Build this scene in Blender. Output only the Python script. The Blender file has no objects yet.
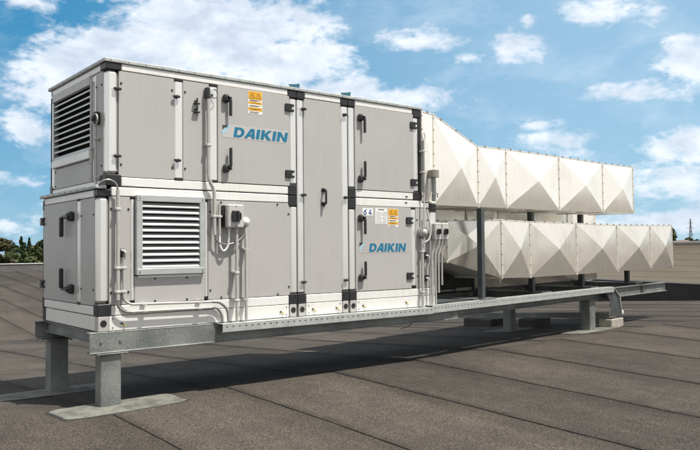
import bpy, bmesh, math, random
from mathutils import Vector, Matrix, noise
random.seed(7)
R = math.radians
S = bpy.context.scene
COL = S.collection

# ------------------------------------------------------------------ materials
MATS = {}
def newmat(name):
    m = bpy.data.materials.new(name); m.use_nodes = True
    n = m.node_tree.nodes; l = m.node_tree.links
    n.clear()
    out = n.new('ShaderNodeOutputMaterial'); b = n.new('ShaderNodeBsdfPrincipled')
    l.new(b.outputs[0], out.inputs[0])
    MATS[name] = m
    return m, n, l, b
def tc(n, l, scale=(1, 1, 1)):
    c = n.new('ShaderNodeTexCoord'); mp = n.new('ShaderNodeMapping')
    mp.inputs['Scale'].default_value = scale
    l.new(c.outputs['Object'], mp.inputs[0]); return mp.outputs[0]
def nz(n, l, vec, scale, detail=4, rough=.55):
    t = n.new('ShaderNodeTexNoise'); t.inputs['Scale'].default_value = scale
    t.inputs['Detail'].default_value = detail; t.inputs['Roughness'].default_value = rough
    l.new(vec, t.inputs['Vector']); return t.outputs['Fac']
def ramp(n, l, fac, stops):
    r = n.new('ShaderNodeValToRGB'); e = r.color_ramp.elements
    e[0].position, e[1].position = stops[0][0], stops[-1][0]
    e[0].color = (*stops[0][1], 1); e[1].color = (*stops[-1][1], 1)
    for p, c in stops[1:-1]:
        k = e.new(p); k.color = (*c, 1)
    l.new(fac, r.inputs[0]); return r.outputs[0]
def mix(n, l, a, b, fac, mode='MIX'):
    m = n.new('ShaderNodeMix'); m.data_type = 'RGBA'; m.blend_type = mode
    for s, v in ((m.inputs[0], fac), (m.inputs[6], a), (m.inputs[7], b)):
        if hasattr(v, 'links') or hasattr(v, 'is_linked'): l.new(v, s)
        elif isinstance(v, (int, float)): s.default_value = v
        else: s.default_value = (*v, 1)
    return m.outputs[2]
def math_(n, l, op, a, b=0.0, c=None, clamp=False):
    m = n.new('ShaderNodeMath'); m.operation = op; m.use_clamp = clamp
    for i, v in enumerate((a, b, c)):
        if v is None: continue
        if isinstance(v, (int, float)): m.inputs[i].default_value = v
        else: l.new(v, m.inputs[i])
    return m.outputs[0]
def bump(n, l, b, h, strength, dist=.01):
    bm = n.new('ShaderNodeBump'); bm.inputs['Strength'].default_value = strength
    bm.inputs['Distance'].default_value = dist
    l.new(h, bm.inputs['Height']); l.new(bm.outputs[0], b.inputs['Normal'])

def simple(name, col, rough=.5, metal=0., var=.1, scale=6., bmp=0., spec=.5, stretch=(1, 1, 1), rv=.0):
    m, n, l, b = newmat(name)
    v = tc(n, l, stretch)
    f = nz(n, l, v, scale, 5)
    lo = tuple(c * (1 - var) for c in col); hi = tuple(min(1, c * (1 + var)) for c in col)
    l.new(ramp(n, l, f, [(.3, lo), (.7, hi)]), b.inputs['Base Color'])
    b.inputs['Roughness'].default_value = rough; b.inputs['Metallic'].default_value = metal
    b.inputs['Specular IOR Level'].default_value = spec
    if rv:
        f2 = nz(n, l, v, scale * 3.1, 3)
        l.new(math_(n, l, 'MULTIPLY_ADD', f2, rv, rough - rv / 2), b.inputs['Roughness'])
    if bmp: bump(n, l, b, nz(n, l, v, scale * 8, 3), bmp)
    return m

def streaky(name, col, dirt, rough, metal=0., amount=.35, oil=(1.7, .05), grain=.3):
    """painted sheet metal with faint rain streaks running down and blotches of dust"""
    m, n, l, b = newmat(name)
    v1 = tc(n, l, (9, 9, .7)); v2 = tc(n, l)
    s = nz(n, l, v1, 2.2, 5, .6); q = nz(n, l, v2, 1.7, 5, .6); fine = nz(n, l, v2, 60, 2)
    f = math_(n, l, 'MULTIPLY', s, q)
    f = ramp(n, l, f, [(.22, (0, 0, 0)), (.5, (1, 1, 1))])
    f = math_(n, l, 'MULTIPLY', f, amount)
    c = mix(n, l, col, dirt, f)
    c = mix(n, l, c, tuple(x * .88 for x in col), math_(n, l, 'MULTIPLY', fine, grain))
    l.new(c, b.inputs['Base Color'])
    l.new(math_(n, l, 'MULTIPLY_ADD', q, .22, rough - .1), b.inputs['Roughness'])
    b.inputs['Metallic'].default_value = metal
    bump(n, l, b, nz(n, l, tc(n, l), oil[0], 0), oil[1], .05)
    return m
streaky('panel_grey', (.425, .418, .408), (.33, .32, .308), .42, .12, .4, (1.6, .14))
streaky('white_aluminium', (.79, .785, .765), (.50, .485, .455), .38, .25, .45, (1.7, .05), .15)
streaky('post_aluminium', (.85, .84, .82), (.6, .59, .56), .30, .65, .4)
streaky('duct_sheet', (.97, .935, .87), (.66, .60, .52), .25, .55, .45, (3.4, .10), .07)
streaky('duct_sheet_dark', (.86, .82, .745), (.52, .47, .40), .24, .72, .65, (3.4, .10), .08)  # darker, more metallic sheet for the lower and rear ducts
streaky('duct_flange', (.74, .71, .64), (.5, .46, .4), .45, .2, .4)
simple('black_plastic', (.018, .018, .02), .38, 0, .2, 20)
simple('dark_interior', (.02, .02, .022), .8, 0, .2, 5)
simple('grey_plastic', (.46, .455, .44), .42, 0, .06, 12)
simple('conduit', (.44, .43, .415), .4, .15, .08, 10)
simple('flex_metal', (.30, .30, .29), .35, .6, .1, 25)
simple('yellow', (.66, .33, .008), .5, 0, .06, 20)
simple('brass', (.55, .4, .12), .35, .6, .1, 20)
simple('sensor_head', (.27, .25, .20), .45, .2, .1, 20)
simple('shaded_steel', (.075, .088, .092), .5, .35, .25, 5)  # darkened steel: shade on the stands and elbow web put into the colour
simple('light_galvanised', (.42, .44, .43), .42, .3, .14, 9, .1)
simple('shaded_concrete', (.06, .055, .05), .9, 0, .3, 7, .5)  # concrete darkened: the shade on two blocks is put into its colour
simple('sticker_white', (.72, .73, .72), .5, 0, .05, 15)
simple('sticker_clear', (.45, .445, .437), .35, 0, .04, 15)
simple('blue_letter', (.006, .15, .27), .45, 0, .06, 15)
simple('pale_blue', (.28, .55, .70), .45, 0, .06, 15)
simple('digit_blue', (.015, .07, .26), .5, 0, .05, 15)
simple('ink', (.05, .05, .05), .6, 0, .1, 15)
simple('ink_grey', (.35, .35, .35), .6, 0, .1, 15)
simple('lug_blue', (.05, .16, .24), .4, .4, .1, 15)
simple('rivet', (.30, .29, .27), .4, .6, .1, 15)
simple('louvre_metal', (.50, .52, .515), .36, .5, .1, 5, 0, .5, (.6, .6, 3), .15)
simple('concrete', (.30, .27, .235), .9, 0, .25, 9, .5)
simple('timber', (.12, .08, .05), .8, 0, .3, 12, .3, .5, (1, 6, 6))
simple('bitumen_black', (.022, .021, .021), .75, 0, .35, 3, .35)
simple('bitumen_bead', (.018, .017, .017), .7, 0, .3, 8, .3)
simple('bark', (.09, .065, .045), .9, 0, .3, 6, .5)
simple('lattice_steel', (.22, .24, .26), .5, .3, .1, 1)
simple('house_white', (.6, .6, .58), .7, 0, .08, 1)
simple('house_roof', (.16, .10, .08), .8, 0, .2, 2)
simple('coping', (.42, .42, .41), .5, .3, .12, 1.5)

def galv():
    m, n, l, b = newmat('galvanised')
    v = tc(n, l)
    vo = n.new('ShaderNodeTexVoronoi'); vo.inputs['Scale'].default_value = 95; l.new(v, vo.inputs['Vector'])
    big = nz(n, l, v, 2.3, 6, .6)
    f = math_(n, l, 'MULTIPLY_ADD', vo.outputs['Distance'], .34, math_(n, l, 'MULTIPLY', big, .92))
    c = ramp(n, l, f, [(.28, (.085, .095, .097)), (.55, (.155, .168, .165)), (.8, (.27, .285, .275))])
    rust = ramp(n, l, nz(n, l, v, 5.5, 6, .7), [(.66, (0, 0, 0)), (.78, (1, 1, 1))])
    c = mix(n, l, c, (.22, .17, .12), math_(n, l, 'MULTIPLY', rust, .55))
    l.new(c, b.inputs['Base Color'])
    b.inputs['Metallic'].default_value = .45
    l.new(math_(n, l, 'MULTIPLY_ADD', big, .25, .38), b.inputs['Roughness'])
    bump(n, l, b, nz(n, l, v, 40, 3), .12)
galv()

def roofmat():
    m, n, l, b = newmat('mineral_felt')
    v = tc(n, l)
    g1 = nz(n, l, v, 62, 5, .9); g2 = nz(n, l, v, 190, 2, .7)
    big = nz(n, l, v, .55, 6, .6); mid = nz(n, l, v, 3.2, 6, .65)
    vs = tc(n, l, (2.6, .22, 1)); st = nz(n, l, vs, 1.6, 5, .6)
    at = n.new('ShaderNodeAttribute'); at.attribute_name = 'strip'
    gr = math_(n, l, 'MULTIPLY_ADD', g1, .72, math_(n, l, 'MULTIPLY', g2, .28))
    c = ramp(n, l, gr, [(.42, (.008, .007, .006)), (.5, (.039, .0338, .0293)), (.58, (.105, .091, .079))])
    tone = math_(n, l, 'MULTIPLY_ADD', big, .9, math_(n, l, 'MULTIPLY', mid, .55))
    tone = math_(n, l, 'MULTIPLY_ADD', st, .5, tone)
    tone = math_(n, l, 'ADD', tone, math_(n, l, 'MULTIPLY', at.outputs['Fac'], .28))
    tone = ramp(n, l, math_(n, l, 'MULTIPLY', tone, .5), [(.32, (.45, .44, .44)), (.5, (.9, .9, .9)), (.68, (1.5, 1.46, 1.4))])
    c = mix(n, l, c, tone, 1.0, 'MULTIPLY')
    lp = n.new('ShaderNodeAttribute'); lp.attribute_name = 'lap'
    e1 = ramp(n, l, math_(n, l, 'ADD', lp.outputs['Fac'], math_(n, l, 'MULTIPLY_ADD', mid, .16, -.08)), [(.0, (.62, .62, .62)), (.09, (1, 1, 1)), (.72, (1, 1, 1)), (1., (.70, .69, .68))])
    c = mix(n, l, c, e1, 1.0, 'MULTIPLY')
    pale = ramp(n, l, nz(n, l, tc(n, l, (1.3, .8, 1)), 2.1, 7, .7), [(.64, (0, 0, 0)), (.74, (1, 1, 1))])
    c = mix(n, l, c, (.20, .19, .175), math_(n, l, 'MULTIPLY', pale, .30))
    pond = nz(n, l, tc(n, l, (1, .6, 1)), .75, 5, .55)
    pr = ramp(n, l, pond, [(.36, (.80, .80, .80)), (.46, (.98, .98, .98)), (.475, (1.16, 1.14, 1.1)), (.50, (1, 1, 1)), (.62, (1, 1, 1)), (.70, (.84, .83, .83))])
    c = mix(n, l, c, pr, .85, 'MULTIPLY')
    l.new(c, b.inputs['Base Color'])
    b.inputs['Roughness'].default_value = .93
    b.inputs['Specular IOR Level'].default_value = .25
    h = math_(n, l, 'MULTIPLY_ADD', g1, 1.0, math_(n, l, 'MULTIPLY', mid, 2.0))
    bump(n, l, b, h, .55, .006)
roofmat()

def padmat():
    m, n, l, b = newmat('green_felt')
    v = tc(n, l)
    g = nz(n, l, v, 120, 3, .75); q = nz(n, l, v, 5, 6, .65)
    c = ramp(n, l, g, [(.35, (.095, .098, .082)), (.65, (.215, .22, .19))])
    c = mix(n, l, c, (.075, .07, .062), ramp(n, l, q, [(.44, (0, 0, 0)), (.62, (.85, .85, .85))]))
    l.new(c, b.inputs['Base Color']); b.inputs['Roughness'].default_value = .95
    bump(n, l, b, math_(n, l, 'ADD', g, math_(n, l, 'MULTIPLY', q, 2)), .6, .006)
padmat()

def sidingmat():
    m, n, l, b = newmat('beige_siding')
    v = tc(n, l)
    sx = n.new('ShaderNodeSeparateXYZ'); l.new(v, sx.inputs[0])
    z = math_(n, l, 'FRACT', math_(n, l, 'MULTIPLY', sx.outputs[2], 5.2))
    groove = ramp(n, l, z, [(.0, (0, 0, 0)), (.06, (1, 1, 1))])
    q = nz(n, l, tc(n, l, (.4, .4, 3)), 1.5, 5)
    c = ramp(n, l, q, [(.3, (.56, .475, .36)), (.7, (.64, .55, .425))])
    c = mix(n, l, (.25, .20, .14), c, groove)
    l.new(c, b.inputs['Base Color']); b.inputs['Roughness'].default_value = .6
    bump(n, l, b, groove, .5, .01)
sidingmat()

def leafmat(name, a, b_):
    m, n, l, b = newmat(name)
    v = tc(n, l)
    oi = n.new('ShaderNodeObjectInfo')
    at = n.new('ShaderNodeAttribute'); at.attribute_name = 'leaf'
    f = math_(n, l, 'MULTIPLY_ADD', at.outputs['Fac'], .6, math_(n, l, 'MULTIPLY', nz(n, l, v, .6, 4), .5))
    l.new(ramp(n, l, f, [(.2, a), (.8, b_)]), b.inputs['Base Color'])
    b.inputs['Roughness'].default_value = .6; b.inputs['Specular IOR Level'].default_value = .25
leafmat('leaf_dark', (.025, .04, .022), (.055, .085, .035))
leafmat('leaf_mid', (.04, .06, .025), (.10, .12, .045))
leafmat('leaf_warm', (.035, .036, .018), (.075, .068, .03))

def groundmat():
    m, n, l, b = newmat('far_ground')
    v = tc(n, l)
    f = nz(n, l, v, .015, 8, .6)
    l.new(ramp(n, l, f, [(.35, (.035, .05, .025)), (.5, (.07, .085, .04)), (.65, (.11, .105, .07))]), b.inputs['Base Color'])
    b.inputs['Roughness'].default_value = .95
groundmat()
def watermat():
    m, n, l, b = newmat('puddle_water')
    b.inputs['Base Color'].default_value = (.03, .03, .03, 1); b.inputs['Roughness'].default_value = .06
    bump(n, l, b, nz(n, l, tc(n, l), 6, 3), .03)
watermat()

# ------------------------------------------------------------------ mesh builder
WORLD = lambda a, b, c: (a, b, c)
FRONT = lambda u, w, d: (u, -d, w)            # long face, y = 0, d outwards
DOOR = lambda u, w, d: (u, -d - .0045, w)      # face of the doors
LEFTU = lambda u, w, d: (.08 - d, u, w)       # end face of the upper tier
LEFTL = lambda u, w, d: (-d, u, w)            # end face of the lower tier
ROOFDIR = R(8)
DD = (math.cos(ROOFDIR), math.sin(ROOFDIR)); NN = (-math.sin(ROOFDIR), math.cos(ROOFDIR)); OO = (4.33, 0.)
LINE = lambda s, n, z: (OO[0] + s * DD[0] + n * NN[0], OO[1] + s * DD[1] + n * NN[1], z)

def gz(y):                                     # height of the roof: ridge under the unit, valley behind
    if y <= .2: return .03 * (y - .2)
    if y <= 12: return -.055 * (y - .2)
    return -.649 + .07 * (y - 12)

class MB:
    def __init__(s, xf=WORLD): s.v = []; s.f = []; s.m = []; s.xf = xf; s.mi = 0
    def pt(s, p): s.v.append(s.xf(*p)); return len(s.v) - 1
    def face(s, idx): s.f.append(tuple(idx)); s.m.append(s.mi)
    def poly(s, pts): s.face([s.pt(p) for p in pts]); return s
    def box(s, a0, a1, b0, b1, c0, c1, bev=0.):
        lo = [min(a0, a1), min(b0, b1), min(c0, c1)]; hi = [max(a0, a1), max(b0, b1), max(c0, c1)]
        bev = min(bev, .45 * min(h - l for h, l in zip(hi, lo)))
        if bev <= 0:
            i = [s.pt((x, y, z)) for x in (lo[0], hi[0]) for y in (lo[1], hi[1]) for z in (lo[2], hi[2])]
            for q in ((0, 1, 3, 2), (4, 6, 7, 5), (0, 4, 5, 1), (2, 3, 7, 6), (0, 2, 6, 4), (1, 5, 7, 3)): s.face([i[k] for k in q])
            return s
        P = {}
        for sx in (0, 1):
            for sy in (0, 1):
                for sz in (0, 1):
                    c = [(lo, hi)[t][k] for k, t in enumerate((sx, sy, sz))]
                    sg = [1 if t == 0 else -1 for t in (sx, sy, sz)]
                    for ax in range(3):
                        p = list(c)
                        for k in range(3):
                            if k != ax: p[k] += sg[k] * bev
                        P[(sx, sy, sz, ax)] = s.pt(p)
        for ax in range(3):
            o = [k for k in range(3) if k != ax]
            for side in (0, 1):
                q = []
                for t in ((0, 0), (1, 0), (1, 1), (0, 1)):
                    key = [0, 0, 0]; key[ax] = side; key[o[0]] = t[0]; key[o[1]] = t[1]
                    q.append(P[(*key, ax)])
                s.face(q)
            for t in ((0, 0), (1, 0), (1, 1), (0, 1)):     # edges running along ax
                k0 = [0, 0, 0]; k0[o[0]] = t[0]; k0[o[1]] = t[1]; k1 = list(k0); k1[ax] = 1
                s.face([P[(*k0, o[0])], P[(*k0, o[1])], P[(*k1, o[1])], P[(*k1, o[0])]])
        for sx in (0, 1):
            for sy in (0, 1):
                for sz in (0, 1): s.face([P[(sx, sy, sz, k)] for k in range(3)])
        return s
    def tube(s, path, r, n=10, cap=True):
        pts = [Vector(s.xf(*p)) for p in path]; xf = s.xf; s.xf = WORLD
        rings = []; up = None
        for i, p in enumerate(pts):
            a = pts[max(0, i - 1)]; b = pts[min(len(pts) - 1, i + 1)]; t = (b - a).normalized()
            if up is None: up = t.orthogonal().normalized()
            up = (up - t * up.dot(t)).normalized(); w = t.cross(up)
            rr = r[i] if isinstance(r, (list, tuple)) else r
            rings.append([s.pt(p + (up * math.cos(2 * math.pi * k / n) + w * math.sin(2 * math.pi * k / n)) * rr) for k in range(n)])
        for A, B in zip(rings, rings[1:]):
            for k in range(n): s.face((A[k], A[(k + 1) % n], B[(k + 1) % n], B[k]))
        if cap: s.face(rings[0][::-1]); s.face(rings[-1])
        s.xf = xf; return s
    def cyl(s, p0, p1, r0, r1=None, n=14): return s.tube([p0, p1], [r0, r0 if r1 is None else r1], n)
    def ball(s, c, r, n=12, sq=(1, 1, 1)):
        rows = []
        for i in range(n // 2 + 1):
            ph = math.pi * i / (n // 2)
            rows.append([s.pt((c[0] + r * sq[0] * math.sin(ph) * math.cos(2 * math.pi * k / n), c[1] + r * sq[1] * math.sin(ph) * math.sin(2 * math.pi * k / n), c[2] + r * sq[2] * math.cos(ph))) for k in range(n)])
        for A, B in zip(rows, rows[1:]):
            for k in range(n): s.face((A[k], A[(k + 1) % n], B[(k + 1) % n], B[k]))
        return s
    def prism(s, pts, off):                     # flat outline extruded by the vector off
        a = [s.pt(p) for p in pts]; b = [s.pt(tuple(x + o for x, o in zip(p, off))) for p in pts]
        s.face(a[::-1]); s.face(b); k = len(a)
        for i in range(k): s.face((a[i], a[(i + 1) % k], b[(i + 1) % k], b[i]))
        return s
    def build(s, name, mats, parent=None, smooth=False, base=None):
        if isinstance(mats, str): mats = [mats]
        if parent is not None: o0 = Vector(parent['_o'])
        elif base is not None: o0 = Vector(base)
        else:
            xs = [p[0] for p in s.v]; ys = [p[1] for p in s.v]; zs = [p[2] for p in s.v]
            o0 = Vector(((min(xs) + max(xs)) / 2, (min(ys) + max(ys)) / 2, min(zs)))
        me = bpy.data.meshes.new(name)
        me.from_pydata([tuple(Vector(p) - o0) for p in s.v], [], s.f)
        for m in mats: me.materials.append(MATS[m])
        me.polygons.foreach_set('material_index', s.m)
        bm = bmesh.new(); bm.from_mesh(me)
        bmesh.ops.remove_doubles(bm, verts=bm.verts, dist=1e-5)
        bmesh.ops.recalc_face_normals(bm, faces=bm.faces); bm.to_mesh(me); bm.free()
        if smooth:
            me.polygons.foreach_set('use_smooth', [True] * len(me.polygons))
            me.set_sharp_from_angle(angle=R(40))
        o = bpy.data.objects.new(name, me); COL.objects.link(o)
        o['_o'] = tuple(o0)
        if parent is not None: o.parent = parent
        else: o.location = o0
        return o

def tag(o, label, cat, group=None):
    o['label'] = label; o['category'] = cat
    if group: o['group'] = group
    return o
def struct(o): o['kind'] = 'structure'; return o
def thing(name, label, cat, loc, group=None):
    o = bpy.data.objects.new(name, None); COL.objects.link(o)
    o.location = loc; o.empty_display_size = .2; o['_o'] = tuple(loc)
    return tag(o, label, cat, group)
def B(xf, *a, bev=0.):                          # one box as a fresh builder
    return MB(xf).box(*a, bev=bev)
def soft(pts, rad=.05, k=5):                    # polyline with its corners rounded
    P = [Vector(p) for p in pts]; out = [P[0]]
    for a, b, c in zip(P, P[1:], P[2:]):
        r1 = min(rad, (b - a).length * .49, (c - b).length * .49)
        p0 = b + (a - b).normalized() * r1; p2 = b + (c - b).normalized() * r1
        for i in range(k + 1):
            t = i / k; out.append(p0 * (1 - t) ** 2 + b * 2 * t * (1 - t) + p2 * t * t)
    out.append(P[-1]); return [tuple(p) for p in out]

# ------------------------------------------------------------------ the roof
def make_roof():
    v = []; f = []; mi = []; st = []
    YS = [-45, -30, -20, -14, -9, -7, -5.5, -4.5] + [-4 + .1 * i for i in range(42)] + [.2] + [.35 + .15 * i for i in range(27)] + [4.4 + .75 * i for i in range(10)] + [12, 13, 14, 15.5, 17, 19, 21, 23, 25, 27, 28.5, 30]
    lapv = []
    def sheet(seams, y0, y1, ph, lap):
        ys = [y for y in YS if y0 <= y <= y1]
        for i in range(len(seams) - 1):
            a, b = seams[i], seams[i + 1]; tone = random.random()
            # long wobble of each lap, different for every seam
            wob = lambda x, y: .03 * noise.noise(Vector((x * 3.1, y * .8, ph))) + .007 * noise.noise(Vector((x * 7.7, y * 3.3, ph)))
            bead = .011 + .006 * random.random()
            rows = []
            for y in ys:
                xa = a + wob(a, y); xb = b + wob(b, y); z = gz(y)
                bw = bead * max(.25, 1 + 1.7 * noise.noise(Vector((b * 5, y * 6.3, ph + 9))))
                lapv.extend([0., .33, .66, .985, 1.]); nx = [xa, xa + (xb - xa) * .33, xa + (xb - xa) * .66, xb - bw, xb]
                nzs = [z + lap, z + lap * .7 + .006 * noise.noise(Vector((a, y * .6, 3))), z + lap * .35 + .006 * noise.noise(Vector((b, y * .6, 5))), z + .001, z - .003]
                rows.append([len(v) + k for k in range(5)])
                for x_, z_ in zip(nx, nzs): v.append((x_, y, z_))
            for A, C in zip(rows, rows[1:]):
                for k in range(4):
                    f.append((A[k], A[k + 1], C[k + 1], C[k])); mi.append(1 if k == 3 else 0); st.append(tone)
            if i + 2 < len(seams):                # riser of the next strip's lap
                nxt = [(b + wob(b, y), y, gz(y) + lap) for y in ys]
                for q in range(len(ys) - 1):
                    n0 = len(v); lapv.extend([1.] * 4); v.extend([v[rows[q][4]], nxt[q], nxt[q + 1], v[rows[q + 1][4]]])
                    f.append((n0, n0 + 1, n0 + 2, n0 + 3)); mi.append(1); st.append(tone)
    sheet([-40, -30, -20, -12, -8.9, -7.4, -5.9, -4.4, -2.95, -1.45, .05, 1.47, 2.95, 4.35, 5.9, 7.6, 9.35, 10.9, 12.4, 13.9, 15.4, 16.9, 18.4, 20.7], -45, .2, 1.0, .006)
    sheet([-40, -30, -20, -12, -8.9, -7.4, -5.9, -4.4, -2.95, -1.5, -.05, 1.3, 2.62, 4.2, 5.7, 7.25, 8.8, 10.3, 11.8, 13.3, 14.9, 16.4, 17.9, 20.7], .2, 12, 2.0, .006)
    sheet([-40, -30, -20, -13, -9, -6, -4, -3, -2, -1, 0, .95, 1.95, 2.95, 3.95, 4.95, 5.95, 6.95, 7.95, 8.95, 9.95, 11, 12, 13, 14, 15, 16, 17, 18, 19, 20.7], 12, 30, 3.0, .006)
    me = bpy.data.meshes.new('roof_surface'); me.from_pydata(v, [], f)
    me.materials.append(MATS['mineral_felt']); me.materials.append(MATS['bitumen_bead'])
    me.polygons.foreach_set('material_index', mi)
    at = me.attributes.new('strip', 'FLOAT', 'FACE'); at.data.foreach_set('value', st)
    al = me.attributes.new('lap', 'FLOAT', 'POINT'); al.data.foreach_set('value', lapv)
    o = bpy.data.objects.new('roof_surface', me); COL.objects.link(o); struct(o)
    # ends of the rolls: short cross laps
    mb = MB()
    for x0, x1, y in ((.06, 1.46, 4.05), (2.96, 4.3, 7.2), (-1.44, -.08, 2.75), (5.75, 7.2, 5.2), (1.48, 2.92, -5.2), (4.4, 5.86, -3.9), (11.9, 13.2, 4.4)):
        n_ = 12; q = []
        for i in range(n_ + 1):
            x = x0 + (x1 - x0) * i / n_; yy = y + .02 * noise.noise(Vector((x * 4, y, 0)))
            q.append((mb.pt((x, yy - .006, gz(yy) + .012)), mb.pt((x, yy + .007, gz(yy) + .011))))
        for A, C in zip(q, q[1:]): mb.face((A[0], C[0], C[1], A[1]))
    struct(mb.build('roof_cross_laps', 'bitumen_bead', base=(0, 0, 0)))
make_roof()

def make_ground():
    mb = MB(); mb.poly([(-3000, -3000, -8), (3000, -3000, -8), (3000, 3000, -8), (-3000, 3000, -8)])
    struct(mb.build('ground', 'far_ground', base=(0, 0, -8)))
make_ground()

# building that carries the roof: plain outer walls below the roof edge

bd = thing('roof_building', 'beige flat building under the felt roof, walls below the roof edge', 'building', (-10, 8, -8))
mb = MB()
mb.box(-40.2, 20.6, -45.3, -45.02, -8, -1.4); mb.box(-40.2, 20.6, 30.3, 30.5, -8, .55); mb.box(-40.4, -40.2, -45.3, 30.5, -8, -1.5)
mb.build('wall', 'beige_siding', bd)

# parapet at the far edge
pa = thing('parapet_wall', 'low dark bitumen parapet with grey coping along the far roof edge at left', 'parapet', (-8, 30.1, .6))
mb = MB(); mb.box(-40, 20.58, 30.0, 30.28, .3, .90); mb.prism([(-40, 29.6, gz(29.6)), (-40, 30.0, gz(29.6) + .3), (-40, 30.0, .3)], (60.5, 0, 0)); mb.build('upstand', 'bitumen_black', pa)
B(WORLD, -40, 20.58, 29.95, 30.33, .902, .945, bev=.008).build('coping', 'coping', pa)

# beige wing at the right, bitumen upstand following the roof falls
wg = thing('roof_wing', 'long beige clad wall with black bitumen upstand behind the ducts at right', 'wall', (26, 8, -8))
mb = MB()
ys = [-14, .2, 12, 26]
mb.box(20.72, 32, -14, 26, -8, 1.56)
mb.build('wall', 'beige_siding', wg)
mb = MB(); prof = [(-14, gz(-14)), (.2, 0), (12, gz(12)), (26, gz(26))]
top = [(26, .62), (12, .30), (7.6, .335), (4, .28), (-14, .2)]
mb.prism([(20.52, y, z - .02) for y, z in prof] + [(20.52, y, z) for y, z in top], (.197, 0, 0))
mb.build('upstand', 'bitumen_black', wg)
B(WORLD, 20.60, 32.1, -14.1, 26.1, 1.562, 1.64, bev=.01).build('coping', 'coping', wg)
mb = MB(); mb.prism([(20.50, y, z) for y, z in [(26, .62), (12, .30), (7.6, .335), (4, .28), (-14, .2)]] + [(20.50, y, z + .03) for y, z in top[::-1]], (.215, 0, 0)); mb.build('flashing', 'coping', wg)

# ------------------------------------------------------------------ air handling unit
AX, AW = 4.33, 1.72
ahu = thing('air_handling_unit', 'big two tier grey panelled air handling unit with white frame and two blue name plates', 'air handling unit', (2.3, .86, .72))
B(WORLD, .11, 4.5, .1, 1.62, .76, 2.09).build('lower_core', 'dark_interior', ahu)
B(WORLD, .19, 4.25, .1, 1.62, 2.092, 3.32).build('upper_core', 'dark_interior', ahu)
# roof sheet with folded lip and screws along it
mb = MB(); mb.box(.055, 4.36, -.014, AW + .03, 3.335, 3.372, bev=.006)
mb.mi = 1
for i in range(24): mb.ball((.12 + i * .18, -.015, 3.355), .006, 6)
for i in range(9): mb.ball((.054, .1 + i * .19, 3.355), .006, 6)
mb.build('roof_sheet', ['light_galvanised', 'rivet'], ahu)
mb = MB(); mb.box(-.03, .078, -.02, AW + .04, 2.094, 2.128, bev=.006); mb.mi = 1
for i in range(9): mb.ball((-.031, .12 + i * .19, 2.111), .007, 6)
mb.build('ledge_sheet', ['light_galvanised', 'rivet'], ahu)
rail = lambda xf, *a, bev=.006: B(xf, *a, bev=bev).build('frame_rail', 'white_aluminium', ahu)
def post(xf, *a, bev=.012): a = (a[0] - .0025, a[1] + .003, *a[2:]); return B(xf, *a, bev=bev).build('frame_post', 'post_aluminium', ahu)
cap = lambda xf, *a: B(xf, *a, bev=.008).build('corner_cap', 'black_plastic', ahu)
# front rails
rail(FRONT, .232, 2.198, 3.268, 3.333, -.06, 0); rail(FRONT, 2.442, 2.972, 3.268, 3.333, -.06, 0); rail(FRONT, 3.202, 4.178, 3.268, 3.333, -.06, 0)
rail(FRONT, .232, 2.198, 2.131, 2.215, -.06, 0); rail(FRONT, 3.202, 4.178, 2.136, 2.222, -.06, 0)
rail(FRONT, .132, 2.198, 2.03, 2.117, -.06, 0); rail(FRONT, 3.202, 4.47, 2.03, 2.122, -.06, 0)
rail(FRONT, .132, 2.198, .872, .965, -.06, 0); rail(FRONT, 2.442, 2.972, .872, .965, -.06, 0); rail(FRONT, 3.202, 4.6, .872, .965, -.06, 0)
# posts, front
post(FRONT, .082, .2, 2.243, 3.262, -.1, 0, bev=.03); post(FRONT, 0, .108, .988, 2.018, -.1, 0, bev=.03)
post(FRONT, .795, .885, 2.232, 3.246, -.06, .0); post(FRONT, 1.196, 1.287, 2.232, 3.246, -.06, 0)
post(FRONT, .325, .364, 1.0, 2.01, -.06, -.001); post(FRONT, 1.135, 1.17, 1.0, 2.01, -.06, -.001)
for x0, x1, z1, z0 in ((2.225, 2.318, 3.24, 2.245), (2.225, 2.318, 1.99, .99), (2.324, 2.416, 3.24, .99), (2.98, 3.083, 3.24, .99), (3.09, 3.186, 3.24, 2.245), (3.09, 3.186, 1.985, .99)):
    post(FRONT, x0, x1, z0, z1, -.08, 0, bev=.016)
post(FRONT, 4.195, 4.275, 2.245, 3.22, -.06, 0); post(FRONT, 4.135, 4.215, 1.0, 2.01, -.06, 0); post(FRONT, 4.485, 4.596, .968, 1.975, -.1, 0)
# black corner caps
cap(FRONT, .074, .23, 3.266, 3.334, -.155, .004); cap(FRONT, .074, .23, 2.13, 2.24, -.155, .004)
cap(FRONT, -.006, .13, 2.022, 2.090, -.105, .004); cap(FRONT, -.006, .13, .87, .985, -.105, .004)
for x0, x1, z0, z1 in ((2.2, 2.319, 3.245, 3.332), (2.323, 2.44, 3.245, 3.332), (2.974, 3.085, 3.245, 3.332), (3.089, 3.2, 3.245, 3.332),
                       (2.2, 2.319, 2.117, 2.24), (2.2, 2.319, 1.995, 2.113), (3.089, 3.2, 2.117, 2.24), (3.089, 3.2, 1.99, 2.113),
                       (2.2, 2.319, .871, .985), (2.323, 2.44, .871, .985), (2.974, 3.085, .871, .985), (3.089, 3.2, .871, .985),
                       (4.18, 4.33, 3.225, 3.332), (4.18, 4.33, 2.134, 2.24), (4.47, 4.606, 1.985, 2.09)):
    cap(FRONT, x0, x1, z0, z1, -.06, .004)
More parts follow.
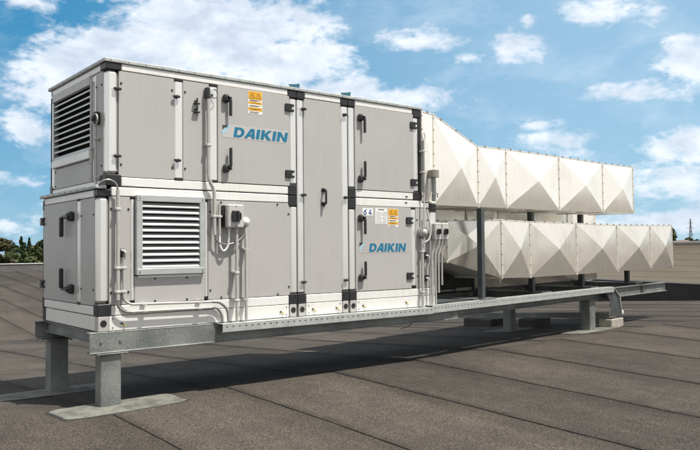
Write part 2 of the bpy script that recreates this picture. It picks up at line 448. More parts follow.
for x0, x1, z in ((.795, .885, 3.248), (.795, .885, 2.216), (1.196, 1.287, 3.248), (1.196, 1.287, 2.216), (.325, .364, 2.012), (.325, .364, .98), (1.135, 1.17, 2.012), (1.135, 1.17, .98), (4.135, 4.215, 2.012), (4.135, 4.215, .98)):
    B(FRONT, x0, x1, z, z + .016, -.05, .002).build('post_foot', 'black_plastic', ahu)
B(FRONT, 4.282, 4.325, 2.245, 3.22, -.06, -.004).build('gasket', 'black_plastic', ahu)
B(FRONT, 2.3195, 2.3225, .99, 3.24, -.05, -.006).build('gasket', 'dark_interior', ahu)
B(FRONT, 3.0855, 3.0885, .99, 3.24, -.05, -.006).build('gasket', 'dark_interior', ahu)
# base frame
for x0, x1 in ((.112, 2.2), (2.44, 2.975), (3.2, 4.55)):
    mb = B(FRONT, x0, x1, .724, .866, -.08, -.003, bev=.004); mb.mi = 1
    for xx in (x0 + .035, x1 - .035):
        for zz in (.755, .84): mb.ball((xx, zz, 0), .007, 6)
    mb.build('base_rail', ['white_aluminium', 'ink'], ahu)
def endblock(xf, u0, u1):
    o = B(xf, u0, u1, .722, .866, -.09, 0, bev=.004).build('base_end_block', 'conduit', ahu)
    MB(xf).cyl(((u0 + u1) / 2, .80, -.01), ((u0 + u1) / 2, .80, .004), .032, n=20).build('lifting_hole', 'black_plastic', o)
endblock(FRONT, .004, .108); endblock(FRONT, 2.212, 2.304); endblock(FRONT, 2.336, 2.43); endblock(FRONT, 2.985, 3.07); endblock(FRONT, 3.102, 3.19)
# end face: rails, posts
for xf, z0, z1 in ((LEFTU, 3.268, 3.333), (LEFTU, 2.132, 2.19), (LEFTL, 2.02, 2.09), (LEFTL, .872, .958)):
    rail(xf, .157 if xf is LEFTU else .107, 1.70, z0, z1, -.06, 0)
rail(LEFTU, .40, 1.60, 2.428, 2.51, -.04, .03)
post(LEFTU, 1.60, 1.72, 2.20, 3.262, -.06, 0); post(LEFTU, .30, .385, 2.195, 3.262, -.06, 0)
post(LEFTL, 1.685, 1.72, .97, 2.015, -.06, 0); post(LEFTL, .50, .585, .975, 2.01, -.06, 0)
for xf, u0, u1, z0, z1 in ((LEFTU, 1.64, 1.73, 2.13, 2.24), (LEFTL, 1.66, 1.73, 1.96, 2.07), (LEFTL, 1.66, 1.73, .86, .985), (LEFTL, .50, .585, 2.012, 2.03), (LEFTL, .50, .585, .955, .972)):
    B(xf, u0, u1, z0, z1, -.05, .004, bev=.006).build('corner_cap', 'black_plastic', ahu)
B(LEFTL, .10, 1.66, .724, .862, -.08, -.006, bev=.004).build('base_rail', 'white_aluminium', ahu)
B(WORLD, -.003, .09, 1.625, 1.715, .724, .862, bev=.004).build('base_end_block', 'black_plastic', ahu)

def plugs(o, xf, pts):
    mb = MB(xf)
    for u, w in pts: mb.cyl((u, w, -.002), (u, w, .003), .0115, .0095, 10)
    return mb.build('screw_cap', 'black_plastic', o)
def panel(xf, u0, u1, w0, w1, d=-.004, plug=None, name='panel'):
    o = B(xf, u0, u1, w0, w1, -.05, d, bev=.003).build(name, 'panel_grey', ahu)
    if plug:
        for p in plug: plugs(o, xf, [p])
    return o
def four(u0, u1, w0, w1, i=.022): return [(u0 + i, w1 - .12), (u1 - i, w1 - .12), (u0 + i, w0 + .12), (u1 - i, w0 + .12)]
def latch(xf, u, w):
    mb = MB(xf); mb.box(u - .045, u + .035, w - .014, w + .014, .012, .035, bev=.009); mb.cyl((u, w, -.002), (u, w, .03), .02, .017, 12)
    mb.build('latch', 'black_plastic', ahu)
def handle(o, xf, u, w, du, dw0, dw1):
    """rosette at (u, w), arm to u+du, upright grip from w+dw0 to w+dw1"""
    mb = MB(xf); mb.box(u - .038, u + .038, w - .045, w + .045, -.004, .05, bev=.018)
    mb.cyl((u, w, .045), (u, w, .062), .03, .024, 14)
    mb.box(u - .01 if du > 0 else u + du - .014, u + du + .014 if du > 0 else u + .01, w - .02, w + .02, .03, .062, bev=.008)
    mb.box(u + du - .016, u + du + .016, w + dw0, w + dw1, .034, .066, bev=.009)
    mb.build('handle', 'black_plastic', o)
def hinge(o, xf, u, w, flip=1):
    mb = MB(xf)
    mb.box(u - .06 * flip, u + .012 * flip, w - .045, w + .045, -.004, .024, bev=.006)
    mb.box(u + .016 * flip, u + .062 * flip, w + .016, w + .043, -.001, .022, bev=.005)
    mb.box(u + .016 * flip, u + .062 * flip, w - .043, w - .016, -.001, .022, bev=.005)
    mb.cyl((u + .014 * flip, w - .043, .016), (u + .014 * flip, w + .043, .016), .011, n=10)
    mb.build('hinge', 'black_plastic', o)

# lettering, drawn as outlines
def letters(mb, u0, w0, h, width):
    k = width / 6.25; sh = .19 * h; lay = [0]
    def P(pts):
        lay[0] += 1; d = .0022 + .0002 * (lay[0] % 7)
        mb.poly([(u0 + x * k + sh * y, w0 + y * h, d) for x, y in pts])
    def ring(x, r_out, r_in, n=14):
        for i in range(n):
            a = -math.pi / 2 + math.pi * i / n; b_ = -math.pi / 2 + math.pi * (i + 1) / n
            q = []
            for t, (rx, ry) in ((a, r_out), (b_, r_out), (b_, r_in), (a, r_in)):
                q.append((x + rx * math.cos(t), .5 + ry * math.sin(t)))
            P(q)
    P([(0, 0), (.36, 0), (.36, 1), (0, 1)]); P([(.36, 0), (.55, 0), (.55, .23), (.36, .23)]); P([(.36, .77), (.55, .77), (.55, 1), (.36, 1)])
    ring(.55, (.62, .5), (.26, .27))
    P([(1.18, 0), (1.56, 0), (1.95, .72), (1.78, 1)]); P([(1.78, 1), (1.95, .72), (2.05, 0), (2.42, 0), (2.22, 1)]); P([(1.68, .2), (2.03, .2), (2.0, .42), (1.79, .42)])
    P([(2.53, 0), (2.92, 0), (2.92, 1), (2.53, 1)])
    P([(3.08, 0), (3.46, 0), (3.46, 1), (3.08, 1)]); P([(3.46, .42), (3.46, .62), (3.84, 1), (4.28, 1), (3.78, .55)]); P([(3.78, .55), (3.46, .42), (3.86, 0), (4.34, 0)])
    P([(4.44, 0), (4.82, 0), (4.82, 1), (4.44, 1)])
    P([(4.98, 0), (5.34, 0), (5.34, 1), (4.98, 1)]); P([(5.34, .62), (5.34, 1), (5.86, .38), (5.86, 0)]); P([(5.86, 0), (6.22, 0), (6.22, 1), (5.86, 1)])
def plate(o, u0, u1, w0, h, width, txt0, clear=True):
    mb = MB(DOOR)
    mb.mi = 0
    if clear: mb.box(u0 - .006, u1, w0 - .014, w0 + h + .02, -.003, .0010)
    mb.mi = 1; letters(mb, txt0, w0, h, width)
    mb.mi = 2; mb.poly([(u0, w0 + h * 1.1, .0022), (u0 + .065, w0 + h * 1.1, .0022), (u0, w0 + h * .62, .0022)])
    mb.mi = 3; mb.poly([(u0, w0 + h * .42, .0022), (u0, w0 + h * .08, .0022), (u0 + .1, w0 + h * 1.1, .0024), (u0 + .075, w0 + h * 1.1, .0024)])
    return mb.build('name_plate', ['sticker_clear' if clear is True else clear, 'blue_letter', 'ink', 'pale_blue'], o)
def warning(o, u0, u1, w0, w1, d=.0):
    mb = MB(DOOR); W = u1 - u0; H = w1 - w0
    X = lambda t: u0 + W * t
    Z = lambda t: w0 + H * t
    mb.box(u0, u1, w0, w1, -.003, .0015)
    mb.mi = 1; mb.box(X(.02), X(.98), Z(.63), Z(.99), .0015, .0022); mb.box(X(.02), X(.98), Z(.43), Z(.54), .0015, .0022); mb.box(X(.02), X(.98), Z(.14), Z(.29), .0015, .0022)
    mb.mi = 2
    for c in (.28, .72):
        for a, b_, t in (((c - .2, .68), (c + .2, .68), .03), ((c - .2, .68), (c, .95), .03), ((c + .2, .68), (c, .95), .03)):
            mb.poly([(X(a[0]), Z(a[1]), .003), (X(b_[0]), Z(b_[1]), .003), (X(b_[0] * .86 + c * .14), Z(b_[1] * .84 + .77 * .16), .003), (X(a[0] * .86 + c * .14), Z(a[1] * .84 + .77 * .16), .003)])
    mb.poly([(X(.31), Z(.88), .0031), (X(.23), Z(.78), .0031), (X(.29), Z(.79), .0031), (X(.25), Z(.71), .0031), (X(.35), Z(.81), .0031), (X(.29), Z(.80), .0031)])
    mb.box(X(.705), X(.735), Z(.77), Z(.87), .0022, .003); mb.box(X(.705), X(.735), Z(.72), Z(.745), .0022, .003)
    for z_, a, b_ in ((.475, .2, .8), (.36, .1, .86), (.33, .1, .7), (.22, .12, .88), (.18, .2, .6), (.08, .1, .8), (.04, .1, .7), (.59, .12, .85), (.565, .12, .6)):
        mb.box(X(a), X(b_), Z(z_), Z(z_ + .016), .0015, .003)
    return mb.build('warning_label', ['sticker_white', 'yellow', 'ink'], o)

# upper tier, front
panel(FRONT, .206, .790, 2.222, 3.262, plug=four(.206, .79, 2.222, 3.262))
p2 = panel(FRONT, .890, 1.191, 2.222, 3.262, plug=four(.89, 1.191, 2.222, 3.262))
for w in (3.055, 2.965):
    mb = MB(FRONT); mb.cyl((1.036, w, -.004), (1.036, w, .03), .02, .012, 12); mb.box(1.0, 1.072, w - .03, w - .014, .0, .035, bev=.006); mb.cyl((1.036, w, .02), (1.036, w + .035, .03), .008, n=8)
    mb.build('cable_gland', 'black_plastic', p2)
du = panel(FRONT, 1.293, 2.219, 2.222, 3.262, .004, name='door')
handle(du, FRONT, 1.382, 3.128, .04, -.19, -.01); handle(du, FRONT, 1.382, 2.372, .04, .02, .225)
hinge(du, FRONT, 2.215, 3.125); hinge(du, FRONT, 2.215, 2.36)
warning(du, 1.668, 1.85, 3.0, 3.255); 
plate(du, 1.345, 2.19, 2.722, .11, .70, 1.478)
d2 = panel(FRONT, 2.422, 2.974, .972, 3.262, name='panel')
d2['label'] = 'tall centre panel running through both tiers'
mb = MB(FRONT); mb.tube(soft([(2.70, 2.195, -.004), (2.70, 2.195, .055), (2.70, 2.03, .055), (2.70, 2.03, -.004)], .02), .013, 10)
mb.box(2.675, 2.725, 2.17, 2.22, -.004, .012, bev=.005); mb.box(2.675, 2.725, 2.005, 2.055, -.004, .012, bev=.005); mb.build('handle', 'black_plastic', d2)
d3 = panel(FRONT, 3.192, 4.188, 2.228, 3.262, .004, name='door')
handle(d3, FRONT, 3.27, 3.12, .045, -.19, -.01); handle(d3, FRONT, 3.27, 2.36, .045, .02, .22)
hinge(d3, FRONT, 4.19, 3.115); hinge(d3, FRONT, 4.19, 2.36)
for u, w in ((.188, 3.078), (.81, 3.078), (.188, 2.42), (.82, 2.42), (2.413, 3.13), (3.03, 3.13), (2.405, 2.126), (3.035, 2.12), (2.398, 1.115), (3.022, 1.117)): latch(FRONT, u, w)
# lower tier, front
panel(FRONT, .114, .320, .972, 2.024, plug=four(.114, .32, .972, 2.024, .016))
lp = panel(FRONT, .369, 1.130, .972, 1.245, plug=[(.58, 1.215), (.93, 1.215), (.58, .99), (.93, .99)])
B(FRONT, .40, 1.09, 1.225, 1.25, -.004, .006, bev=.003).build('trim_strip', 'white_aluminium', lp)
lg = panel(FRONT, 1.176, 2.219, .972, 2.024, plug=[(1.2, 1.90), (1.2, 1.07), (1.33, 2.005), (2.05, 2.005), (1.33, .99), (2.05, .99), (2.2, 1.9), (2.2, 1.07)])
dl = panel(FRONT, 3.192, 4.130, .972, 2.024, .004, name='door')
handle(dl, FRONT, 3.262, 1.872, .045, -.20, -.01); handle(dl, FRONT, 3.262, 1.14, .045, .02, .20)
hinge(dl, FRONT, 4.10, 1.857); hinge(dl, FRONT, 4.10, 1.135)
warning(dl, 3.728, 3.9, 1.768, 2.0)
plate(dl, 3.245, 4.08, 1.455, .105, .62, 3.40, clear='panel_grey')
mb = B(DOOR, 3.51, 3.712, 1.805, 2.005, -.003, .0015); mb.mi = 1; mb.box(3.56, 3.66, 1.982, 1.992, .0015, .003)
mb.mi = 2
for i in range(9): mb.box(3.525, 3.60 + .03 * (i % 3), 1.955 - i * .017, 1.959 - i * .017, .0015, .003); mb.box(3.64, 3.70, 1.955 - i * .017, 1.959 - i * .017, .0015, .003)
mb.build('data_sheet', ['sticker_white', 'ink', 'ink_grey'], dl)
mb = B(DOOR, 3.302, 3.474, 1.905, 2.0, -.003, .0015); mb.mi = 1
def seg(mb, pts, t, d=.003):
    for (a, b_), (c, e) in zip(pts, pts[1:]):
        L = math.hypot(c - a, e - b_) or 1; nx, ny = -(e - b_) / L * t, (c - a) / L * t
        ex, ey = (c - a) / L * t * .9, (e - b_) / L * t * .9; d += .00012
        mb.poly([(a - ex + nx, b_ - ey + ny, d), (a - ex - nx, b_ - ey - ny, d), (c + ex - nx, e + ey - ny, d), (c + ex + nx, e + ey + ny, d)])
ring6 = [(3.343 + .02 * math.cos(t), 1.938 + .018 * math.sin(t)) for t in [2 * math.pi * i / 12 for i in range(13)]]
seg(mb, ring6, .0055); seg(mb, [(3.365, 1.98), (3.34, 1.972), (3.326, 1.955), (3.323, 1.938)], .0055)
seg(mb, [(3.432, 1.917), (3.432, 1.983), (3.403, 1.937), (3.452, 1.937)], .0055)
mb.build('number_sticker', ['sticker_white', 'digit_blue'], dl)
panel(FRONT, 4.22, 4.48, .972, 2.024, plug=[(4.245, 1.87), (4.245, 1.13), (4.44, 1.87), (4.44, 1.13)])
# little yellow and dark tags on the base frame and rails
for u, w in ((2.085, .79), (2.535, .795), (2.885, .79), (3.30, .795), (4.03, .795), (.235, .79)):
    mb = MB(FRONT); mb.cyl((u, w, -.004), (u, w, .01), .012, .009, 8); mb.mi = 1; mb.cyl((u + .02, w - .005, -.004), (u + .035, w - .03, .02), .008, .006, 8); mb.build('earth_lug', ['ink', 'brass'], ahu)
for u, w in ((4.06, 2.17), (4.05, 2.09)):
    MB(FRONT).box(u - .02, u + .015, w - .008, w + .008, -.004, .006).build('screw_cap', 'ink', ahu)

# louvre grilles
def louvre(xf, u0, u1, w0, w1, fr, n, proud, rise=.05, back=.045, lip=.012):
    o = MB(xf)
    for a in ((u0 - fr, u0, w0 - fr, w1 + fr), (u1, u1 + fr, w0 - fr, w1 + fr)): o.box(*a, -.05, proud, bev=.004)
    for a in ((u0 - fr + .002, u1 + fr - .002, w0 - fr - .001, w0), (u0 - fr + .002, u1 + fr - .002, w1, w1 + fr + .001)): o.box(*a, -.05, proud + .002, bev=.004)
    o.mi = 1
    for u in (u0 - fr / 2, u1 + fr / 2):
        for w in (w0 - fr / 2, w1 + fr / 2):
            o.cyl((u, w, proud), (u, w, proud + .006), .009, n=8)
            o.cyl((u, w + .035 * (1 if w > (w0 + w1) / 2 else -1) * .6, proud), (u, w + .035 * (1 if w > (w0 + w1) / 2 else -1) * .6, proud + .005), .005, n=6)
    g = o.build('louvre_grille', ['louvre_metal', 'rivet'], ahu)
    p = (w1 - w0) / n; mb = MB(xf)
    for i in range(n):
        z = w0 + i * p + .002; t = .003; f_ = proud - .008
        pr = [(u0, z, f_), (u0, z + lip, f_), (u0, z + lip + rise, f_ - back), (u0, z + lip + rise - t * 1.4, f_ - back - t), (u0, z + lip - t, f_ - t), (u0, z, f_ - t)]
        mb.prism([(a, b_, c) for a, b_, c in pr], (u1 - u0, 0, 0))
    mb.build('blades', 'louvre_metal', g)
    B(xf, u0 - .01, u1 + .01, w0 - .01, w1 + .01, -.085, -.075).build('dark_mesh', 'dark_interior', g)
    return g
louvre(FRONT, .432, 1.056, 1.318, 1.985, .062, 11, .045, rise=.036, back=.034, lip=.010)
louvre(LEFTU, .405, 1.585, 2.53, 3.25, .018, 11, .012, rise=.03, back=.06, lip=.017)
B(LEFTU, .40, 1.60, 3.175, 3.262, -.02, .022, bev=.004).build('louvre_header', 'conduit', ahu)
# end face panels
panel(LEFTU, .402, 1.596, 2.196, 2.422, plug=[(1.55, 2.385), (.45, 2.385), (1.55, 2.225), (.45, 2.225)])
panel(LEFTU, .104, .296, 2.196, 3.262, plug=[(.275, 3.13), (.13, 3.13), (.275, 2.33), (.13, 2.33)])
de = panel(LEFTL, .59, 1.681, .966, 2.014, .003, name='door')
panel(LEFTL, .102, .496, .966, 2.014, plug=[(.47, 1.85), (.125, 1.85), (.47, 1.12), (.125, 1.12)])
def handle_end(w, dw0, dw1):
    mb = MB(LEFTL); mb.box(.655, .75, w - .05, w + .05, -.004, .055, bev=.02); mb.cyl((.70, w, .05), (.70, w, .075), .034, .028, 14)
    mb.box(.73, .93, w - .022, w + .016, .02, .055, bev=.01); mb.box(.90, .945, w + dw0, w + dw1, .03, .072, bev=.012); mb.build('handle', 'black_plastic', de)
handle_end(1.855, -.21, .0); handle_end(1.11, .0, .21)
hinge(de, LEFTL, 1.70, 1.835, -1); hinge(de, LEFTL, 1.70, 1.13, -1)
# back and duct-side faces (seen only from a step aside)
BACK = lambda u, w, d: (u, AW + d, w)
RIGHTU = lambda u, w, d: (4.33 + d, u, w)
RIGHTL = lambda u, w, d: (4.60 + d, u, w)
for u0, u1 in ((.2, 2.2), (2.44, 2.98), (3.2, 4.2)): panel(BACK, u0, u1, 2.22, 3.26); panel(BACK, u0, u1, .97, 2.03)
for u0, u1, w0, w1 in ((.08, .2, 2.13, 3.33), (2.2, 2.44, .87, 3.33), (2.98, 3.2, .87, 3.33), (4.2, 4.33, 2.13, 3.33), (0, .2, .87, 2.09), (4.2, 4.6, .87, 2.09)): B(BACK, u0, u1, w0, w1, -.06, 0, bev=.008).build('frame_post', 'post_aluminium', ahu)
for w0, w1 in ((3.262, 3.33), (2.03, 2.22), (.72, .97)):
    for u0, u1 in ((.202, 2.198), (2.442, 2.978), (3.202, 4.198)): B(BACK, u0, u1, w0, w1, -.06, 0, bev=.006).build('frame_rail', 'white_aluminium', ahu)
panel(RIGHTU, .02, 1.70, 2.14, 3.33); panel(RIGHTL, .12, 1.70, .87, 2.09); B(RIGHTL, .01, 1.70, .725, .866, -.06, -.01).build('base_rail', 'white_aluminium', ahu)
B(WORLD, 4.332, 4.6, 0.0, AW, 2.094, 2.122, bev=.004).build('ledge_sheet', 'white_aluminium', ahu)
# lifting lugs on the joints of the roof
for x in (2.31, 3.075, 4.52):
    z = 3.374
    if x > 4.4: continue
    mb = MB(); mb.prism([(x - .08, -.01, z), (x + .05, -.01, z), (x + .05, -.01, z + .045), (x + .03, -.01, z + .048), (x + .02, -.01, z + .04), (x - .1, -.01, z + .022)], (0, .012, 0)); mb.build('lifting_lug', 'lug_blue', ahu)

# ------------------------------------------------------------------ steel frame
fr = thing('steel_support_frame', 'galvanised steel beam frame on short posts carrying the grey unit and ducts', 'steel frame', (4.5, .8, 0))
def beamX(x0, x1, yf, z0, z1, back=1):
    mb = MB(); t = .012
    mb.box(x0, x1, yf, yf + .009 * back, z0 + t, z1 - t)
    mb.box(x0, x1, yf - .001 * back, yf + .10 * back, z1 - t, z1, bev=.003); mb.box(x0, x1, yf - .022 * back, yf + .10 * back, z0, z0 + t, bev=.003)
    mb.mi = 1
    for x in (x0 + .11, x0 + .3): mb.cyl((x, yf, z0 + .11), (x, yf - .012 * back, z0 + .11), .014, n=6)
    for x in (x0 + .03, x0 + .10, x0 + .33): mb.cyl((x, yf - .005 * back, z0 - .018), (x, yf - .005 * back, z0), .013, n=6)
    return mb
beamX(-.077, 5.0, -.002, .518, .718).build('beam', ['galvanised', 'rivet'], fr)
beamX(-.08, 5.0, AW + .01, .518, .718, -1).build('beam', ['galvanised', 'rivet'], fr)
def ibeam(s0, s1, n, z0, z1, w=.1):
    mb = MB(LINE); t = .011; q = mb.prism
    mb.box(s0, s1, n - .004, n + .004, z0 + t, z1 - t); mb.box(s0, s1, n - w / 2, n + w / 2, z1 - t, z1, bev=.003); mb.box(s0, s1, n - w / 2, n + w / 2, z0, z0 + t, bev=.003)
    return mb
ibeam(.68, 5.72, .05, .532, .728).build('beam', 'galvanised', fr)
ibeam(5.722, 8.80, .05, .512, .700).build('beam', 'galvanised', fr)
ibeam(.6, 8.4, 1.56, .532, .728).build('beam', 'galvanised', fr)
B(LINE, 7.46, 7.475, .0, .1, .54, .71).build('stiffener', 'galvanised', fr)
def cross(xf, a0, a1, b0, b1, z0, z1):
    mb = MB(xf); t = .01; m = (a0 + a1) / 2
    mb.box(m - .004, m + .004, b0, b1, z0 + t, z1 - t); mb.box(a0, a1, b0, b1, z1 - t, z1); mb.box(a0, a1, b0, b1, z0, z0 + t); return mb
cross(WORLD, .0, .08, .10, AW - .1, .60, .716).build('cross_beam', 'galvanised', fr)
cross(WORLD, 2.28, 2.36, .10, AW - .1, .60, .716).build('cross_beam', 'galvanised', fr)
for s in (1.45, 3.46, 5.3, 7.4): cross(LINE, s - .04, s + .04, .105, 1.50, .615, .726).build('cross_beam', 'galvanised', fr)
def leg(xf, a0, a1, b0, b1, z1, yb):
    x, y, _ = xf((a0 + a1) / 2, (b0 + b1) / 2, 0); z0 = gz(y) + .004
    o = MB(xf).box(a0, a1, b0, b1, z0 - .02, z1 - .012, bev=.008).build('post', 'galvanised', fr)
    tp = B(xf, a0 - .05, a1 + .06, b0 - .03, b1 + .03, z1 - .011, z1 - .001, bev=.002); tp.mi = 1
    for a in (a0 - .025, a1 + .03):
        for b_ in (b0 - .012, b1 + .012): tp.cyl((a, b_, z1 - .028), (a, b_, z1 - .011), .011, n=6)
    tp.build('top_plate', ['galvanised', 'rivet'], o)
    wd = MB(xf)
    for q in (((a0, b0), (a1, b0)), ((a0, b0), (a0, b1)), ((a1, b0), (a1, b1))):
        pts = [(q[0][0] + (q[1][0] - q[0][0]) * i / 10, q[0][1] + (q[1][1] - q[0][1]) * i / 10, z1 - .013) for i in range(11)]
        wd.tube(pts, [.005 + .002 * random.random() for _ in pts], 6)
    wd.build('weld_seam', 'galvanised', o)
pass
leg(WORLD, .03, .232, .002, .15, .515, 0); leg(WORLD, .03, .232, AW - .17, AW + .0, .515, 0)
leg(LINE, 4.93, 5.15, -.02, .16, .530, 0); leg(LINE, 4.68, 4.86, 1.46, 1.64, .530, 0)
leg(LINE, 7.9, 8.05, 1.48, 1.63, .530, 0)
# duct supports standing on the frame
def stand(s, n, z0, z1, w=.085):
    mb = MB(LINE); t = .008
    mb.box(s - w / 2, s - w / 2 + t, n - w / 2, n + w / 2, z0, z1); mb.box(s - w / 2 + t, s + w / 2, n - w / 2, n - w / 2 + t, z0, z1); mb.box(s - w / 2 + t, s + w / 2, n + w / 2 - t, n + w / 2, z0, z1)
    o = mb.build('duct_stand', 'shaded_steel', fr)
    B(LINE, s - w / 2 - .05, s + w / 2 + .26, n - .07, n + .07, z0 - .012, z0 - .001).build('foot_plate', 'galvanised', o)
stand(1.37, -.03, .755, 2.066, .08)
stand(3.42, .30, .745, .99); stand(5.28, .30, .755, .99); stand(7.38, .30, .745, .99)
stand(3.42, .30, 1.93, 2.09); stand(5.28, .30, 1.93, 2.10)
for s in (1.37, 3.42, 5.28, 7.38):
    B(LINE, s - .02, s + .30, .1, 1.52, .73, .742).build('bearing_plate', 'galvanised', fr)

MB(LINE).box(.33, 1.95, .12, .80, .732, .740).build('sun_block_plate', 'shaded_steel', fr)  # added plate, keeps a patch of sun off the roof below
# perforated cable channel along the front of the frame
tr = thing('cable_channel', 'long perforated galvanised cable channel along the front beam bending down at its right end', 'cable channel', (4.7, -.05, 0))
def channel(xf, a0, a1, d0, d1, zt, zb, pitch):
    mb = MB(xf); t = .004
    mb.box(a0, a1, d0, d1, zt - t, zt); mb.box(a0, a1, d0, d0 + t, zb, zt - t - .0005); mb.box(a0, a1, d0 + t, d0 + .03, zb, zb + t)
    mb.mi = 1; x = a0 + .05
    while x < a1 - .03:
        pts = [(x + .007 * math.cos(q) + (.005 if math.cos(q) > 0 else -.005), d0 - .0012, (zt + zb) / 2 + .012 + .006 * math.sin(q)) for q in [2 * math.pi * i / 12 for i in range(12)]]
        mb.poly(pts); x += pitch
    return mb
channel(WORLD, 1.275, 4.40, -.125, -.004, .716, .632, .078).build('channel', ['light_galvanised', 'dark_interior'], tr)
channel(LINE, .055, 5.74, -.125, -.004, .736, .640, .078).build('channel', ['light_galvanised', 'dark_interior'], tr)
mb = MB(LINE)                                   # the elbow going down to its block
out = [(5.742, .735), (6.03, .53), (6.11, .17)]; inn = [(5.46, .635), (5.60, .50), (5.66, .17)]
mb.mi = 1; mb.prism([(s, -.10, z) for s, z in [(5.46, .632), (5.745, .70), (5.99, .52), (6.075, .172), (5.68, .172), (5.63, .46)]], (0, .008, 0)); mb.mi = 0  # web coloured dark in place of shade
for (a, za), (b_, zb) in zip(out, out[1:]):
    mb.prism([(a, -.125, za), (b_, -.125, zb), (b_ - .012, -.125, zb), (a - .03, -.125, za)], (0, .125, 0))
mb.build('elbow', ['light_galvanised', 'shaded_steel'], tr)
B(LINE, 6.085, 6.155, -.128, -.06, .20, .27, bev=.01).build('end_bracket', 'sticker_white', tr)

# low rail on concrete blocks running back from the elbow
lr = thing('low_rail', 'low blue grey perforated steel rail running back over the concrete blocks', 'rail', LINE(5.9, 3, 0))
mb = MB(LINE)
def lowz(n): y = LINE(5.9, n, 0)[1]; return gz(y)
N_ = 24
for i in range(N_):
    n0 = -.02 + 6.6 * i / N_; n1 = -.02 + 6.6 * (i + 1) / N_
    for (a0, a1, h0, h1) in ((5.72, 5.728, .175, .285), (5.728, 5.80, .277, .285)):
        p = [(a, n_, lowz(n_) + h) for n_ in (n0, n1) for a in (a0, a1) for h in (h0, h1)]
        ii = [mb.pt(q) for q in p]
        for q in ((0, 1, 3, 2), (4, 6, 7, 5), (0, 4, 5, 1), (2, 3, 7, 6), (0, 2, 6, 4), (1, 5, 7, 3)): mb.face([ii[k] for k in q])
    mb.mi = 1
    for j in range(4):
        n_ = n0 + (n1 - n0) * (j + .5) / 4; h = lowz(n_) + .24
        mb.poly([(5.7185, n_ - .009, h - .006), (5.7185, n_ + .009, h - .006), (5.7185, n_ + .009, h + .006), (5.7185, n_ - .009, h + .006)])
    mb.mi = 0
mb.build('rail', ['galvanised', 'dark_interior'], lr)
GB = 'concrete blocks under the low rail'
def block(s0, s1, n0, n1, h, label, mat='concrete', name='concrete_block', cat='block'):
    y = LINE((s0 + s1) / 2, (n0 + n1) / 2, 0)[1]; z = gz(y)
    o = MB(LINE).box(s0, s1, n0, n1, z - .02, z + h, bev=.014).build(name, mat); return tag(o, label, cat, GB if name == 'concrete_block' else None)
block(5.62, 6.16, -.12, .14, .165, 'pale worn concrete block under the bent end of the cable channel')
block(5.45, 6.05, 1.35, 1.75, .172, 'middle shade-darkened block under the low rail, between the two right hand posts', 'shaded_concrete')
block(5.55, 6.12, 2.45, 3.15, .172, 'shade-darkened block at the left under the low rail, left of the rear post', 'shaded_concrete')

